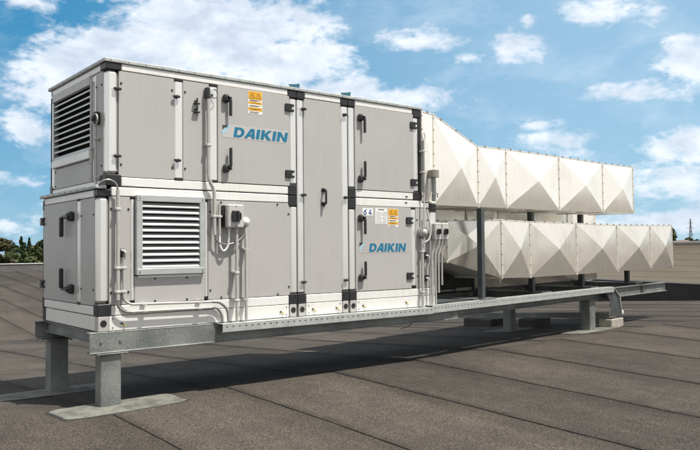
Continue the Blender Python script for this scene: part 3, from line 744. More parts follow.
# ------------------------------------------------------------------ ducts
def duct(name, label, front, nb, joints_n, apex_d=.085, mats=('duct_sheet', 'rivet', 'duct_flange'), endcap=True, cat='air duct'):
    """front: list of (s, n_front, z_bottom, z_top); back plane at n = nb"""
    s0 = front[0]
    root = thing(name, label, cat, LINE(s0[0], (s0[1] + nb) / 2, min(f[2] for f in front)))
    for (a, b_) in zip(front, front[1:]):
        sa, na, za0, za1 = a[:4]; sb, nb_, zb0, zb1 = b_[:4]
        if abs(sb - sa) < 1e-3: continue
        # each side of the section is creased across both diagonals
        mb = MB(LINE)
        cs, cn = (sa + sb) / 2, (na + nb_) / 2; L = sb - sa
        d = min(apex_d, L * .075 + .02)
        def creased(q, ap, K=7):
            c0 = Vector(q[0]) * .25 + Vector(q[1]) * .25 + Vector(q[2]) * .25 + Vector(q[3]) * .25; ap = Vector(ap); prev = None
            for r_ in range(K):
                t = r_ / K; g_ = t + .05 * math.sin(math.pi * t)
                ctr = c0 + (ap - c0)            # apex drawn out of the flat section
                row = []
                for p in q:
                    fl = Vector(p).lerp(c0, t) + (ap - c0) * g_
                    row.append(mb.pt(tuple(fl)))
                if prev:
                    for k in range(4): mb.face((prev[k], prev[(k + 1) % 4], row[(k + 1) % 4], row[k]))
                prev = row
            c = mb.pt(tuple(ap))
            for k in range(4): mb.face((prev[k], prev[(k + 1) % 4], c))
        FA = (sa, na, za0), (sa, na, za1), (sb, nb_, zb1), (sb, nb_, zb0)
        zm = (za0 + za1 + zb0 + zb1) / 4
        creased(FA, (cs + (a[4] if len(a) > 4 else 0), cn - d, zm))
        BA = (sa, nb, za0), (sb, nb, zb0), (sb, nb, zb1), (sa, nb, za1)
        creased(BA, (cs, nb + d, zm))
        creased(((sa, na, za1), (sa, nb, za1), (sb, nb, zb1), (sb, nb_, zb1)), (cs, (cn + nb) / 2, (za1 + zb1) / 2 + .018))
        creased(((sa, na, za0), (sb, nb_, zb0), (sb, nb, zb0), (sa, nb, za0)), (cs, (cn + nb) / 2, (za0 + zb0) / 2 - .018))
        sec = mb.build('duct_section', mats[0], root); sec.data.polygons.foreach_set('use_smooth', [True] * len(sec.data.polygons)); sec.data.set_sharp_from_angle(angle=R(2.2))
    for k, f_ in enumerate(front):
        s, n_, z0, z1 = f_[:4]; t = .009; w = .012
        mb = MB(LINE)
        mb.box(s - t, s + t, n_ - w, n_ + .02, z0 - w, z1 + w); mb.box(s - t, s + t, nb - .02, nb + w, z0 - w, z1 + w)
        mb.box(s - t, s + t, n_ + .02, nb - .02, z1 - .01, z1 + w - .001); mb.box(s - t, s + t, n_ + .02, nb - .02, z0 - w + .001, z0 + .01)
        mb.mi = 1; m = max(3, int((z1 - z0) / .17))
        for j in range(m + 1):
            z = z0 + (z1 - z0) * (j + .3) / (m + .6)
            mb.ball((s - .001, n_ - w, z), .0105, 6)
        mb.build('flange', [mats[2], mats[1]], root)
    # folded seam along the top edge and the clips that hold it
    mb = MB(LINE)
    for a, b_ in zip(front, front[1:]):
        mb.prism([(a[0] + .012, a[1] - .006, a[3] - .004), (b_[0] - .012, b_[1] - .006, b_[3] - .004), (b_[0] - .012, b_[1] - .006, b_[3] + .010), (a[0] + .012, a[1] - .006, a[3] + .010)], (0, .02, 0))
        mb.mi = 1; m = max(1, int((b_[0] - a[0]) / .28))
        for j in range(m):
            t = (j + .5) / m; s = a[0] + (b_[0] - a[0]) * t; n_ = a[1] + (b_[1] - a[1]) * t; z = a[3] + (b_[3] - a[3]) * t
            mb.box(s - .016, s + .016, n_ - .012, n_ + .014, z + .006, z + .022)
        mb.mi = 0
    mb.build('edge_seam', [mats[2], mats[1]], root)
    if endcap:
        s, n_, z0, z1 = front[-1][:4]
        mb = MB(LINE); i = [mb.pt(p) for p in ((s + .004, n_, z0), (s + .004, nb, z0), (s + .004, nb, z1), (s + .004, n_, z1))]; c = mb.pt((s + .05, (n_ + nb) / 2, (z0 + z1) / 2))
        for k in range(4): mb.face((i[k], i[(k + 1) % 4], c))
        mb.build('end_panel', mats[0], root)
    return root
up = [(.016, .0, 2.137, 3.318), (.275, .0, 2.08, 3.312), (1.36, 0., 2.092, 2.979, -.03), (2.145, 0., 2.101, 3.006), (3.87, 0., 2.118, 3.040, -.02), (5.61, 0., 2.145, 3.060, .01), (7.04, 0., 2.168, 3.096)]
ud = duct('air_duct', 'upper cream sheet metal duct with diamond creases leaving the top tier of the unit', up, .95, None, .09)
lo = [(.30, .42, 1.30, 1.868), (1.05, .35, 1.288, 1.889), (1.982, .0, 1.030, 1.913), (2.845, .0, 1.010, 1.902), (4.48, .0, 1.008, 1.906), (6.205, .0, 1.012, 1.905), (7.895, .0, 1.027, 1.927), (9.16, .0, 1.025, 1.955)]
ld = duct('air_duct', 'lower cream duct with diamond creases between the steel stands, longest and nearest the roof', lo, .85, None, .095, ('duct_sheet_dark', 'rivet', 'duct_flange'))
rr = [(3.0, 1.3, .800, 2.35), (4.0, 1.3, .775, 2.35), (5.30, 1.3, .775, 2.36), (6.75, 1.3, .785, 2.40), (8.1, 1.3, .79, 2.42)]
rd = duct('air_duct', 'rear cream duct seen in the gaps behind the two front ducts', rr, 2.05, None, .09, ('duct_sheet_dark', 'rivet', 'duct_flange'))
mb = MB(LINE); mb.box(.8, 2.98, 1.32, 1.9, 1.92, 2.36, bev=.01); mb.build('duct_section', 'duct_sheet', rd)
# black lagged box below the lower duct
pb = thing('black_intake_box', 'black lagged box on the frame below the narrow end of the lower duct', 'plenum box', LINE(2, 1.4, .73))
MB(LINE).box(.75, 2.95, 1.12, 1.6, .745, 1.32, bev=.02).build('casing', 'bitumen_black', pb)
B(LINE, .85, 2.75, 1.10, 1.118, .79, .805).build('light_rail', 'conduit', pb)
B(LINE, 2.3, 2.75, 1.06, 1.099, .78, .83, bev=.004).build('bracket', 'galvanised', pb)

# ------------------------------------------------------------------ electrical bits on the front
def iso_box(label, boxes, loc, group='isolator switches'):
    t = thing('isolator_switch', label, 'switch', loc, group)
    for (u0, u1, w0, w1, dback, dp) in boxes:
        c = MB(FRONT).box(u0, u1, w0, w1, dback, dp, bev=.012); c.mi = 1
        c.cyl(((u0 + u1) / 2, w1 - .018, dp), ((u0 + u1) / 2, w1 - .018, dp + .003), .006, n=8); c.cyl(((u0 + u1) / 2, w0 + .018, dp), ((u0 + u1) / 2, w0 + .018, dp + .003), .006, n=8)
        c.build('casing', ['grey_plastic', 'ink'], t)
        m = (u0 + u1) / 2; z = (w0 + w1) / 2; r = min((u1 - u0) * .3, .058)
        k = MB(FRONT); k.box(m - r, m + r * .55, z - r, z + r, dp, dp + .03, bev=.008); k.box(m + r * .56, m + r * .95, z - r * .7, z + r * .7, dp, dp + .026, bev=.01)
        k.box(m - .008, m + .008, z - r * .9, z + r * .9, dp + .03, dp + .045, bev=.003); k.build('switch_knob', 'black_plastic', t)
    return t
i1 = iso_box('single grey isolator switch with black knob beside the louvre on the lower tier', [(1.345, 1.54, 1.73, 1.98, .03, .125)], (1.44, 0, 1.73))
B(FRONT, 1.33, 1.36, 1.74, 1.97, -.004, .06).build('black_side_strip', 'black_plastic', i1)  # black strip up the left edge of the casing
MB(FRONT).cyl((1.385, 1.70, .075), (1.385, 1.73, .075), .02, n=10).build('gland', 'grey_plastic', i1)
MB(FRONT).cyl((1.475, 1.70, .075), (1.475, 1.73, .075), .02, n=10).build('gland', 'grey_plastic', i1)
sd = thing('signal_dome', 'small round pale dome fixed beside the single isolator switch', 'sensor', (1.60, 0, 1.75))
MB(FRONT).cyl((1.60, 1.80, -.004), (1.60, 1.80, .05), .052, .056, 20).build('base', 'grey_plastic', sd, True)
MB(FRONT).ball((1.60, 1.80, .05), .05, 16, (1, 1, .8)).build('dome', 'sticker_white', sd, True)
i2 = iso_box('pair of grey isolator switches with black knobs at the duct end of the lower tier', [(4.455, 4.575, 1.60, 1.83, .05, .13), (4.585, 4.715, 1.60, 1.83, .05, .13)], (4.58, 0, 1.6))
B(FRONT, 4.42, 4.73, 1.69, 1.72, .0, .048).build('mounting_rail', 'conduit', i2)
s2 = thing('sounder', 'round grey sounder with ringed face left of the paired isolator switches', 'sounder', (4.32, 0, 1.62))
MB(FRONT).cyl((4.315, 1.70, -.004), (4.315, 1.70, .07), .075, .07, 22).build('base', 'flex_metal', s2, True)
MB(FRONT).ball((4.315, 1.70, .07), .05, 16, (1, 1, .7)).build('dome', 'conduit', s2, True)
MB(FRONT).tube(soft([(4.37, 2.0, .06), (4.39, 1.85, .09), (4.40, 1.7, .1), (4.36, 1.6, .1), (4.30, 1.57, .08)], .08), .013, 8).build('cable', 'grey_plastic', s2, True)

CG = 'conduits fixed to the front of the unit'
def conduit(label, path, r=.0145, mat='conduit', clips=(), rad=.05, xf=FRONT):
    mb = MB(xf).tube(soft(path, rad), r, 10)
    if not clips:
        o = mb.build('conduit', mat, None, True); return tag(o, label, 'conduit', CG)
    base = xf(*path[-1]); t = thing('conduit', label, 'conduit', base, CG)
    mb.build('pipe', mat, t, True)
    for (u, w) in clips:
        B(xf, u - .026, u + .026, w - .012, w + .012, -.002, path[0][2] + r + .004, bev=.004).build('clip', 'grey_plastic', t)
    return t
conduit('left of the two pipes dropping from the single isolator switch to the cable channel', [(1.475, 1.70, .075), (1.475, .735, .075)], .0165, clips=[(1.475, 1.25), (1.475, .955)])
conduit('right of the two pipes below the single isolator switch, under the dome', [(1.60, 1.745, .05), (1.60, 1.58, .06), (1.60, .735, .06)], .0165, clips=[(1.60, 1.5), (1.60, .955)])
conduit('tall pipe down the upper tier beside the first narrow panel, kinked at the tier joint', [(1.155, 3.09, .05), (1.155, 2.24, .05), (1.222, 2.13, .05), (1.222, 1.655, .05)], .02, clips=[(1.155, 2.6), (1.222, 1.85)], rad=.05)
conduit('short pipe ending beside the single isolator switch, right of the tall kinked pipe', [(1.287, 1.98, .04), (1.287, 1.655, .04)], .015, clips=[(1.287, 1.85)])
conduit('pale cable looping from the short pipe up into the single isolator switch', [(1.287, 1.66, .04), (1.29, 1.53, .045), (1.33, 1.47, .05), (1.38, 1.53, .06), (1.387, 1.70, .075)], .011, 'sticker_white', rad=.06)
conduit('thin grey cable sagging from the tall kinked pipe to the two dropping pipes', [(1.222, 1.66, .05), (1.25, 1.58, .05), (1.36, 1.545, .05), (1.50, 1.58, .05), (1.59, 1.66, .05), (1.60, 1.75, .06)], .009, 'flex_metal', rad=.07)
conduit('thick pipe standing just left of the front louvre on the lower tier', [(.178, 2.085, .05), (.178, 1.02, .05)], .0185, clips=[(.178, 1.9), (.178, 1.33), (.178, 1.1)])
conduit('pipe from the black outlet left of the front louvre, turning along the bottom rail', [(.238, 1.42, .04), (.238, 1.02, .04), (.30, .972, .04), (1.19, .952, .04)], .0135, clips=[(.238, 1.33), (.238, 1.1), (.45, .968), (1.05, .956)], rad=.07)
conduit('dark flexible tube bending from the thick left pipe to the lower horizontal pipe', [(.178, 1.03, .05), (.178, .95, .05), (.25, .902, .05), (.31, .9, .05)], .014, 'flex_metal', rad=.07)
conduit('lower horizontal pipe along the bottom rail below the front louvre', [(.29, .90, .05), (1.2, .892, .05)], .0135, clips=[(.45, .9), (1.05, .893)])
conduit('upper dark flexible tube arching from the horizontal pipes down to the cable channel', [(1.19, .952, .04), (1.28, .945, .045), (1.37, .87, .06), (1.375, .735, .07)], .0145, 'flex_metal', rad=.1)
conduit('lower dark flexible tube arching from the horizontal pipes down to the cable channel', [(1.19, .892, .05), (1.25, .885, .05), (1.30, .82, .06), (1.305, .735, .07)], .0145, 'flex_metal', rad=.08)
conduit('grey cable arching round the corner of the lower tier into the thick left pipe', [(-.005, 2.105, .0), (.02, 2.165, .035), (.09, 2.185, .05), (.16, 2.15, .052), (.178, 2.08, .05)], .010, 'flex_metal', rad=.06)
g = thing('cable_outlet', 'black cable outlet left of the front louvre with a short pipe below', 'cable outlet', (.225, 0, 1.42))
MB(FRONT).box(.195, .25, 1.43, 1.52, -.004, .035, bev=.012).cyl((.232, 1.48, .03), (.232, 1.44, .05), .017, n=12).build('body', 'black_plastic', g)
MB(FRONT).tube(soft([(.222, 1.50, .03), (.245, 1.49, .07), (.245, 1.42, .045)], .03), .011, 8).build('cable', 'grey_plastic', g, True)
g = thing('junction_switch', 'black junction box with cable ring high on the upper tier above the kinked pipe', 'junction box', (1.16, 0, 3.1))
MB(FRONT).box(1.13, 1.175, 3.10, 3.215, -.004, .06, bev=.01).box(1.18, 1.215, 3.12, 3.15, -.004, .05, bev=.008).build('body', 'black_plastic', g)
MB(FRONT).tube([(1.215 + .05 * math.cos(t), 3.155 + .048 * math.sin(t), .05) for t in [i * 2 * math.pi / 20 for i in range(21)]], .007, 8).build('cable_ring', 'flex_metal', g, True)
g = thing('junction_switch', 'small black switch box with cable ring on the end face right of the side louvre', 'junction box', (.08, .2, 2.75))
MB(LEFTU).box(.17, .235, 2.74, 2.87, -.004, .05, bev=.012).cyl((.20, 2.80, .05), (.20, 2.80, .075), .025, n=12).build('body', 'black_plastic', g)
MB(LEFTU).tube([(.16 + .06 * math.cos(t), 2.785 + .055 * math.sin(t), .05) for t in [i * 2 * math.pi / 20 for i in range(21)]], .007, 8).build('cable_ring', 'conduit', g, True)
conduit('thin pipe running down the end face of the upper tier below the small switch box', [(.20, 2.73, .03), (.20, 2.14, .03), (.12, 2.13, .05)], .013, clips=[(.20, 2.6), (.20, 2.22)], xf=LEFTU)
conduit('slim pipe beside the side louvre on the end face of the upper tier', [(.345, 3.20, .02), (.345, 2.20, .02)], .016, clips=[(.345, 2.52)], xf=LEFTU)
conduit('tall dark pipe beside the last upper door, along the start of the upper duct', [(4.325, 2.92, .05), (4.325, 2.24, .05)], .018, 'flex_metal', clips=[(4.325, 2.78), (4.325, 2.5)])
conduit('pale cable dropping from the tall dark pipe past the tier joint', [(4.325, 2.25, .05), (4.33, 2.1, .05), (4.32, 1.8, .06)], .011, 'grey_plastic')
conduit('thin cable ring at the head of the tall dark pipe', [(4.325, 2.92, .05), (4.29, 2.99, .06), (4.325, 3.03, .06), (4.36, 2.98, .06), (4.335, 2.92, .05)], .006, 'grey_plastic', rad=.06)
conduit('broad pipe below the round sounder down to the cable channel', [(4.29, 1.62, .045), (4.29, .72, .045)], .021, clips=[(4.29, 1.45), (4.29, .92)])
conduit('first pipe from the left under the paired isolator switches', [(4.475, 1.60, .09), (4.47, 1.48, .08), (4.44, 1.40, .07), (4.44, .735, .07)], .0155)
conduit('second pipe from the left under the paired isolator switches', [(4.54, 1.60, .09), (4.535, 1.50, .08), (4.505, 1.42, .07), (4.505, .735, .07)], .0155)
conduit('third pipe from the left under the paired isolator switches', [(4.61, 1.60, .09), (4.605, 1.49, .08), (4.565, 1.40, .07), (4.565, .90, .07)], .014)
conduit('outermost pipe under the paired isolator switches, ending short of the channel', [(4.67, 1.60, .09), (4.66, 1.50, .08), (4.63, 1.42, .07), (4.63, 1.0, .07)], .013)
for w, lb in ((1.40, 'upper black cable outlet between the pipes under the paired switches'), (1.10, 'lower black cable outlet between the pipes under the paired switches')):
    g = thing('cable_outlet', lb, 'cable outlet', (4.37, 0, w), 'black outlets below the paired switches')
    MB(FRONT).box(4.34, 4.40, w - .05, w + .05, -.004, .035, bev=.012).build('body', 'black_plastic', g)
    MB(FRONT).tube(soft([(4.37, w, .03), (4.40, w - .01, .06), (4.41, w - .1, .05)], .03), .011, 8).build('cable', 'grey_plastic', g, True)
g = thing('duct_sensor', 'upright sensor with beige head and dark flexible stem at the start of upper duct', 'sensor', (4.5, -.05, 2.14))
MB(FRONT).cyl((4.505, 2.44, .06), (4.505, 2.535, .06), .072, .072, 18).box(4.44, 4.57, 2.455, 2.525, .02, .075, bev=.01).build('head', 'sensor_head', g, False)
MB(FRONT).tube(soft([(4.505, 2.44, .06), (4.51, 2.25, .06), (4.51, 2.12, .05)], .03), .030, 10).build('stem', 'flex_metal', g, True)
MB(FRONT).tube(soft([(4.46, 2.44, .06), (4.44, 2.30, .07), (4.47, 2.2, .08), (4.56, 2.24, .08), (4.56, 2.17, .07)], .04), .007, 6).build('cable', 'flex_metal', g, True)
g = tag(MB().tube(soft([(4.24, .1, .60), (4.25, .1, .53), (4.19, .1, .475), (4.02, .1, .44)], .06), .004, 6).build('loose_cable', 'black_plastic', None, True), 'thin black cable hanging loose below the front beam', 'cable')
tag(B(WORLD, 9.95, 10.65, 6.8, 7.3, gz(7.3), gz(7.05) + .13, bev=.012).build('timber_block', 'timber'), 'brown timber block lying on the roof behind the front beam under the unit', 'timber')

# ------------------------------------------------------------------ felt patches round the posts
def pad(cx, cy, rx, ry, seed, label, ang=0.):
    mb = MB(); K = 56; rings = []
    def P(t, k):
        c, s_ = math.cos(t), math.sin(t); e = .38
        x = rx * math.copysign(abs(c) ** e, c); y = ry * math.copysign(abs(s_) ** e, s_)
        w = 1 + .05 * noise.noise(Vector((c * 2.4, s_ * 2.4, seed))) + .025 * noise.noise(Vector((c * 9, s_ * 9, seed)))
        x, y = x * w * k, y * w * k
        return cx + x * math.cos(ang) - y * math.sin(ang), cy + x * math.sin(ang) + y * math.cos(ang)
    for k, h, in ((.02, .013), (.3, .014), (.55, .013), (.75, .014), (.9, .0135), (1., .012), (1.006, .002)):
        row = []
        for i in range(K):
            x, y = P(2 * math.pi * i / K, k); row.append(mb.pt((x, y, gz(y) + h + .003 * noise.noise(Vector((x * 5, y * 5, seed))))))
        rings.append(row)
    for A, C in zip(rings, rings[1:]):
        for i in range(K): mb.face((A[i], A[(i + 1) % K], C[(i + 1) % K], C[i]))
    mb.face(rings[0])
    mb.mi = 1
    o_ = []
    for k, h in ((1.007, .011), (1.035, .0095), (1.05, .004)):
        row = []
        for i in range(K):
            kk = k + (.02 * noise.noise(Vector((i * .6, seed, 1))) if k > 1.01 else 0)
            x, y = P(2 * math.pi * i / K, kk); row.append(mb.pt((x, y, gz(y) + h)))
        o_.append(row)
    for A, C in zip(o_, o_[1:]):
        for i in range(K): mb.face((A[i], A[(i + 1) % K], C[(i + 1) % K], C[i]))
    return tag(mb.build('felt_patch', ['green_felt', 'bitumen_bead']), label, 'roof patch', 'felt patches round the posts')
pad(.22, -.03, .62, .24, 1.3, 'pale green grey felt patch round the foot of the nearest post', .05)
pad(.10, 1.50, .66, .30, 4.1, 'pale green grey felt patch round the rear left post')
x, y, _ = LINE(5.05, .02, 0); pad(x, y, .85, .26, 7.7, 'worn felt patch round the right hand front post and block', R(8))
x, y, _ = LINE(4.77, 1.55, 0); pad(x, y, .55, .3, 9.2, 'shaded felt patch round the rear post below the ducts', R(8))

# ------------------------------------------------------------------ trees, pylon, house beyond the roof
def tree(x, y, top, w, kind, leaf, label, name='tree', base=-8., low=.25, seed=0, nl=1500, group='trees beyond the roof edge'):
    rnd = random.Random(seed); H = top - base
    t = thing(name, label, 'tree', (x, y, base), group)
    mb = MB()
    mb.tube([(x, y, base - .1), (x + .1, y, base + H * .3), (x - .05, y + .1, base + H * .6), (x, y, base + H * .9)], [H * .028, H * .02, H * .013, H * .004], 8)
    for k in range(6):
        a = rnd.random() * 6.28; z = base + H * (.3 + .09 * k); r_ = w * .38
        mb.tube([(x, y, z), (x + r_ * .5 * math.cos(a), y + r_ * .5 * math.sin(a), z + H * .05), (x + r_ * math.cos(a), y + r_ * math.sin(a), z + H * .12)], [H * .01, H * .006, H * .003], 5)
    mb.build('trunk', 'bark', t)
    v = []; f = []; at = []
    if kind == 'cone':
        cl = [(x + rnd.gauss(0, .06) * w, y + rnd.gauss(0, .06) * w, base + H * (low + (1 - low) * k / 16), w * .5 * (1 - .93 * (k / 16) ** 1.5) * rnd.uniform(.8, 1.15), H * .055) for k in range(17)]
    else:
        cl = []
        for k in range(22):
            q = rnd.random() ** .8; z = base + H * (low + (.93 - low) * q); rr_ = w * .5 * math.sin(math.pi * min(1, .18 + .72 * q)) * rnd.uniform(.3, .85); a = rnd.random() * 6.28
            cl.append((x + rr_ * math.cos(a), y + rr_ * math.sin(a), z, w * rnd.uniform(.13, .24), H * rnd.uniform(.05, .09)))
        cl.append((x, y, base + H * .93, w * .14, H * .06))
    for i in range(nl):
        c = cl[rnd.randrange(len(cl))]
        d = Vector((rnd.gauss(0, 1), rnd.gauss(0, 1), rnd.gauss(0, 1))).normalized() * rnd.uniform(.55, 1.08)
        p = Vector((c[0] + d.x * c[3], c[1] + d.y * c[3], c[2] + d.z * c[4]))
        s_ = rnd.uniform(.16, .34) * (1 if kind != 'cone' else .75)
        u = Vector((rnd.gauss(0, 1), rnd.gauss(0, 1), rnd.gauss(0, .6))).normalized() * s_; n_ = u.orthogonal().normalized()
        n_.rotate(Matrix.Rotation(rnd.random() * 6.28, 3, u)); n_ *= s_ * .7
        k = len(v); v.extend([tuple(p - u - n_ - Vector((x, y, base))), tuple(p + u - n_ * .4 - Vector((x, y, base))), tuple(p + u * .6 + n_ - Vector((x, y, base))), tuple(p - u * .7 + n_ * .8 - Vector((x, y, base)))])
        f.append((k, k + 1, k + 2, k + 3)); at.append(rnd.random())
    me = bpy.data.meshes.new('crown'); me.from_pydata(v, [], f); me.materials.append(MATS[leaf])
    a_ = me.attributes.new('leaf', 'FLOAT', 'FACE'); a_.data.foreach_set('value', at)
    o = bpy.data.objects.new('crown', me); COL.objects.link(o); o.parent = t; o['_o'] = tuple((x, y, base))
# left row, about 190 m away: direction x/y measured from the camera
def TL(a_deg, dist): a = R(a_deg); return -2.549 + dist * math.sin(a), -6.982 + dist * math.cos(a)
LT = [(13.1, 150, 4.6, 7.0, 'round', 'leaf_warm', 'bushy tree with warm brown leaves at the left edge of the picture'),
      (14.15, 160, 1.9, 4.6, 'round', 'leaf_mid', 'low mid green tree just right of the warm brown tree'),
      (14.95, 185, 4.4, 3.2, 'cone', 'leaf_dark', 'left of the two dark pointed conifers beyond the parapet'),
      (15.45, 185, 4.1, 3.0, 'cone', 'leaf_dark', 'right of the two dark pointed conifers beyond the parapet'),
      (15.85, 170, 2.9, 4.4, 'round', 'leaf_mid', 'rounded green tree right of the pointed conifers'),
      (16.35, 180, 4.1, 4.4, 'round', 'leaf_dark', 'dark tree with a ragged top midway between conifers and the unit'),
      (16.95, 180, 4.6, 5.0, 'round', 'leaf_dark', 'tall dark tree just left of the unit edge beyond the parapet'),
      (14.5, 195, 3.2, 6.0, 'round', 'leaf_dark', 'dark broad tree behind the gap left of the two pointed conifers'),
      (15.5, 205, 3.0, 7.0, 'round', 'leaf_dark', 'dark broad tree directly behind the two pointed conifers'),
      (17.6, 180, 4.6, 5.0, 'round', 'leaf_dark', 'dark tree whose left half shows past the edge of the unit')]
for i, (a, dist, top_, w, kd, lf, lb) in enumerate(LT):
    x, y = TL(a, dist); tree(x, y, top_, w * 1.25, kd, lf, lb, 'conifer_tree' if kd == 'cone' else 'broadleaf_tree', seed=i + 3, nl=4200 if kd == 'cone' else 6500, low=.12)
RT = [(62.55, 128, 4.6, 3.2, 'round', 'leaf_dark', 'tall dark tree peeping past the end of the lower duct'),
      (63.05, 135, 2.2, 2.4, 'round', 'leaf_mid', 'low green tree between the duct end and the pylon'),
      (63.75, 140, 3.0, 2.6, 'round', 'leaf_mid', 'green tree just left of the pylon foot'),
      (64.15, 150, 2.6, 2.8, 'round', 'leaf_dark', 'dark rounded tree right of the pylon foot'),
      (64.65, 145, 2.8, 2.8, 'round', 'leaf_mid', 'rightmost green tree above the beige wall')]
for i, (a, dist, top_, w, kd, lf, lb) in enumerate(RT):
    x, y = TL(a, dist); tree(x, y, top_, w, kd, lf, lb, 'broadleaf_tree', seed=i + 40, nl=2600)

px_, py_ = TL(63.86, 420)
t = thing('electricity_pylon', 'thin grey lattice pylon rising above the trees at far right', 'pylon', (px_, py_, -8))
mb = MB(); Hh = 23.5
wv = lambda z: 2.6 * (1 - z / Hh) ** 1.2 + .28
lv = [0, 3, 6, 9, 11.5, 14, 16, 18, 20, 21.8, 23.5]
cs = [[(px_ + sx * wv(z) / 2 * 1., py_ + sy * wv(z) / 2, -8 + z) for sx, sy in ((-1, -1), (1, -1), (1, 1), (-1, 1))] for z in lv]
for A, C in zip(cs, cs[1:]):
    for k in range(4):
        mb.tube([A[k], C[k]], .10, 4); mb.tube([A[k], C[(k + 1) % 4]], .06, 4); mb.tube([A[(k + 1) % 4], C[k]], .06, 4)
mb.build('tower', 'lattice_steel', t)
for z, w in ((15.5, 3.0), (18.5, 3.6), (21.2, 2.4)):
    mb = MB(); dx, dy = math.cos(R(-64)), math.sin(R(-64))
    a = (px_ - dx * w / 2 * 1.2, py_ - dy * w / 2 * 1.2, -8 + z); b_ = (px_ + dx * w / 2 * 1.2, py_ + dy * w / 2 * 1.2, -8 + z); c = (px_, py_, -8 + z + .6)
    mb.tube([a, b_], .07, 4); mb.tube([a, c], .06, 4); mb.tube([b_, c], .06, 4); mb.build('cross_arm', 'lattice_steel', t)
hx, hy = TL(63.35, 118)
t = thing('distant_house', 'small white flat house roofline between trees left of the pylon', 'house', (hx, hy, -8))
B(WORLD, hx - .9, hx + .9, hy - .8, hy + .8, -8, 2.0).build('wall', 'house_white', t)
MB().prism([(hx - 1.0, hy - .9, 2.002), (hx + 1.0, hy - .9, 2.002), (hx, hy - .9, 2.35)], (0, 1.8, 0)).build('roof', 'house_roof', t)

# ------------------------------------------------------------------ sky
W = bpy.data.worlds.new('World'); S.world = W; W.use_nodes = True
n = W.node_tree.nodes; l = W.node_tree.links; n.clear()
out = n.new('ShaderNodeOutputWorld'); bg = n.new('ShaderNodeBackground'); l.new(bg.outputs[0], out.inputs[0])
SUN = Vector((.19, -.385, .905)).normalized()
sky = n.new('ShaderNodeTexSky'); sky.sky_type = 'NISHITA'; sky.sun_disc = False
sky.sun_elevation = math.asin(SUN.z); sky.sun_rotation = math.atan2(SUN.x, SUN.y)
sky.air_density = 1.0; sky.dust_density = .6; sky.ozone_density = 1.6
cd = n.new('ShaderNodeTexCoord'); vec = cd.outputs['Generated']
sx = n.new('ShaderNodeSeparateXYZ'); l.new(vec, sx.inputs[0])
M = lambda op, a, b=0., c=None, clamp=False: math_(n, l, op, a, b, c, clamp)
DEG = 57.29578
az = M('MULTIPLY', M('ARCTAN2', sx.outputs[0], sx.outputs[1]), DEG)
el = M('MULTIPLY', M('ARCSINE', sx.outputs[2]), DEG)
CL = [(28.63, 16.9, 8.4, 3.2, 1.7), (23.2, 14.4, 7.4, 3.2, 1.8), (33.6, 14.4, 6.8, 2.1, 1.6), (19.0, 12.6, 4.6, 3.2, 1.6), (37.0, 12.3, 5.6, 1.5, 1.1), (15.6, 17.6, 3.4, 1.0, .8), (36.64, 18.9, 1.2, .5, .6),
      (45.3, 15.7, 3.6, .9, .85), (48.3, 14.4, 1.5, .6, .7), (52.2, 15.1, 1.9, 1.1, .85), (52.9, 17.0, .8, .9, .6), (57.8, 16.8, 3.2, 1.1, .95), (61.9, 16.5, 1.1, .7, .7),
      (43.0, 11.6, 4.6, 1.2, .95), (55.8, 8.0, 4.0, .9, .9), (53.6, 9.2, 1.5, .6, .7), (60.3, 11.3, 3.4, .8, .9), (64.6, 12.3, 2.6, 2.1, 1.2), (63.9, 7.0, 3.6, 1.3, 1.2), (63.0, 4.4, 5.2, 1.5, 1.0), (61.9, 1.8, 6.0, .9, .9),
      (14.2, 8.7, 3.6, 1.6, .75), (15.2, 5.0, 3.2, 1.3, .7), (14.0, 1.9, 3.2, .7, .6), (20.5, 18.2, 3.1, .7, .7),
      (5, 13, 6, 2, .8), (-8, 9, 7, 2, .9), (72, 14, 5, 2, .9), (80, 7, 7, 1.8, .8), (-20, 20, 9, 3, .9), (100, 18, 8, 3, .9), (40, 30, 9, 2.5, .8), (10, 32, 9, 3, .8), (65, 34, 8, 3, .8), (140, 12, 10, 2.5, .9), (-60, 14, 10, 3, .9), (-110, 10, 12, 3, .9), (180, 16, 9, 3, .8)]
nv = n.new('ShaderNodeCombineXYZ')
l.new(M('MULTIPLY', az, .085), nv.inputs[0]); l.new(M('MULTIPLY', el, .15), nv.inputs[1])
def sn(scale, det, rough, off):
    t_ = n.new('ShaderNodeTexNoise'); t_.inputs['Scale'].default_value = scale; t_.inputs['Detail'].default_value = det; t_.inputs['Roughness'].default_value = rough
    t_.inputs['Distortion'].default_value = .25
    mp = n.new('ShaderNodeMapping'); mp.inputs['Location'].default_value = off; l.new(nv.outputs[0], mp.inputs[0]); l.new(mp.outputs[0], t_.inputs['Vector']); return t_.outputs['Fac']
big = sn(2.2, 9, .62, (3.1, 7.7, 0)); fine = sn(7.5, 8, .6, (1, 2, 5)); lowv = sn(3.2, 6, .55, (3.1, 7.58, 2))
mask = None
for a, e, ra, re, wgt in CL:
    da = M('MULTIPLY', M('SUBTRACT', az, a), 1 / ra); de = M('MULTIPLY', M('SUBTRACT', el, e), 1 / re)
    d = M('SQRT', M('ADD', M('MULTIPLY', da, da), M('MULTIPLY', de, de)))
    v_ = M('MULTIPLY', M('SUBTRACT', 1.25, d), wgt)
    mask = v_ if mask is None else M('MAXIMUM', mask, v_)
mask = M('MAXIMUM', mask, -.9)
dens = M('ADD', mask, M('MULTIPLY', M('SUBTRACT', big, .47), 3.2))
dens = M('ADD', dens, M('MULTIPLY', M('SUBTRACT', fine, .5), 2.2))
alpha = n.new('ShaderNodeMapRange'); alpha.interpolation_type = 'SMOOTHSTEP'
for k, v_ in (('From Min', .15), ('From Max', 1.25)): alpha.inputs[k].default_value = v_
l.new(dens, alpha.inputs['Value'])
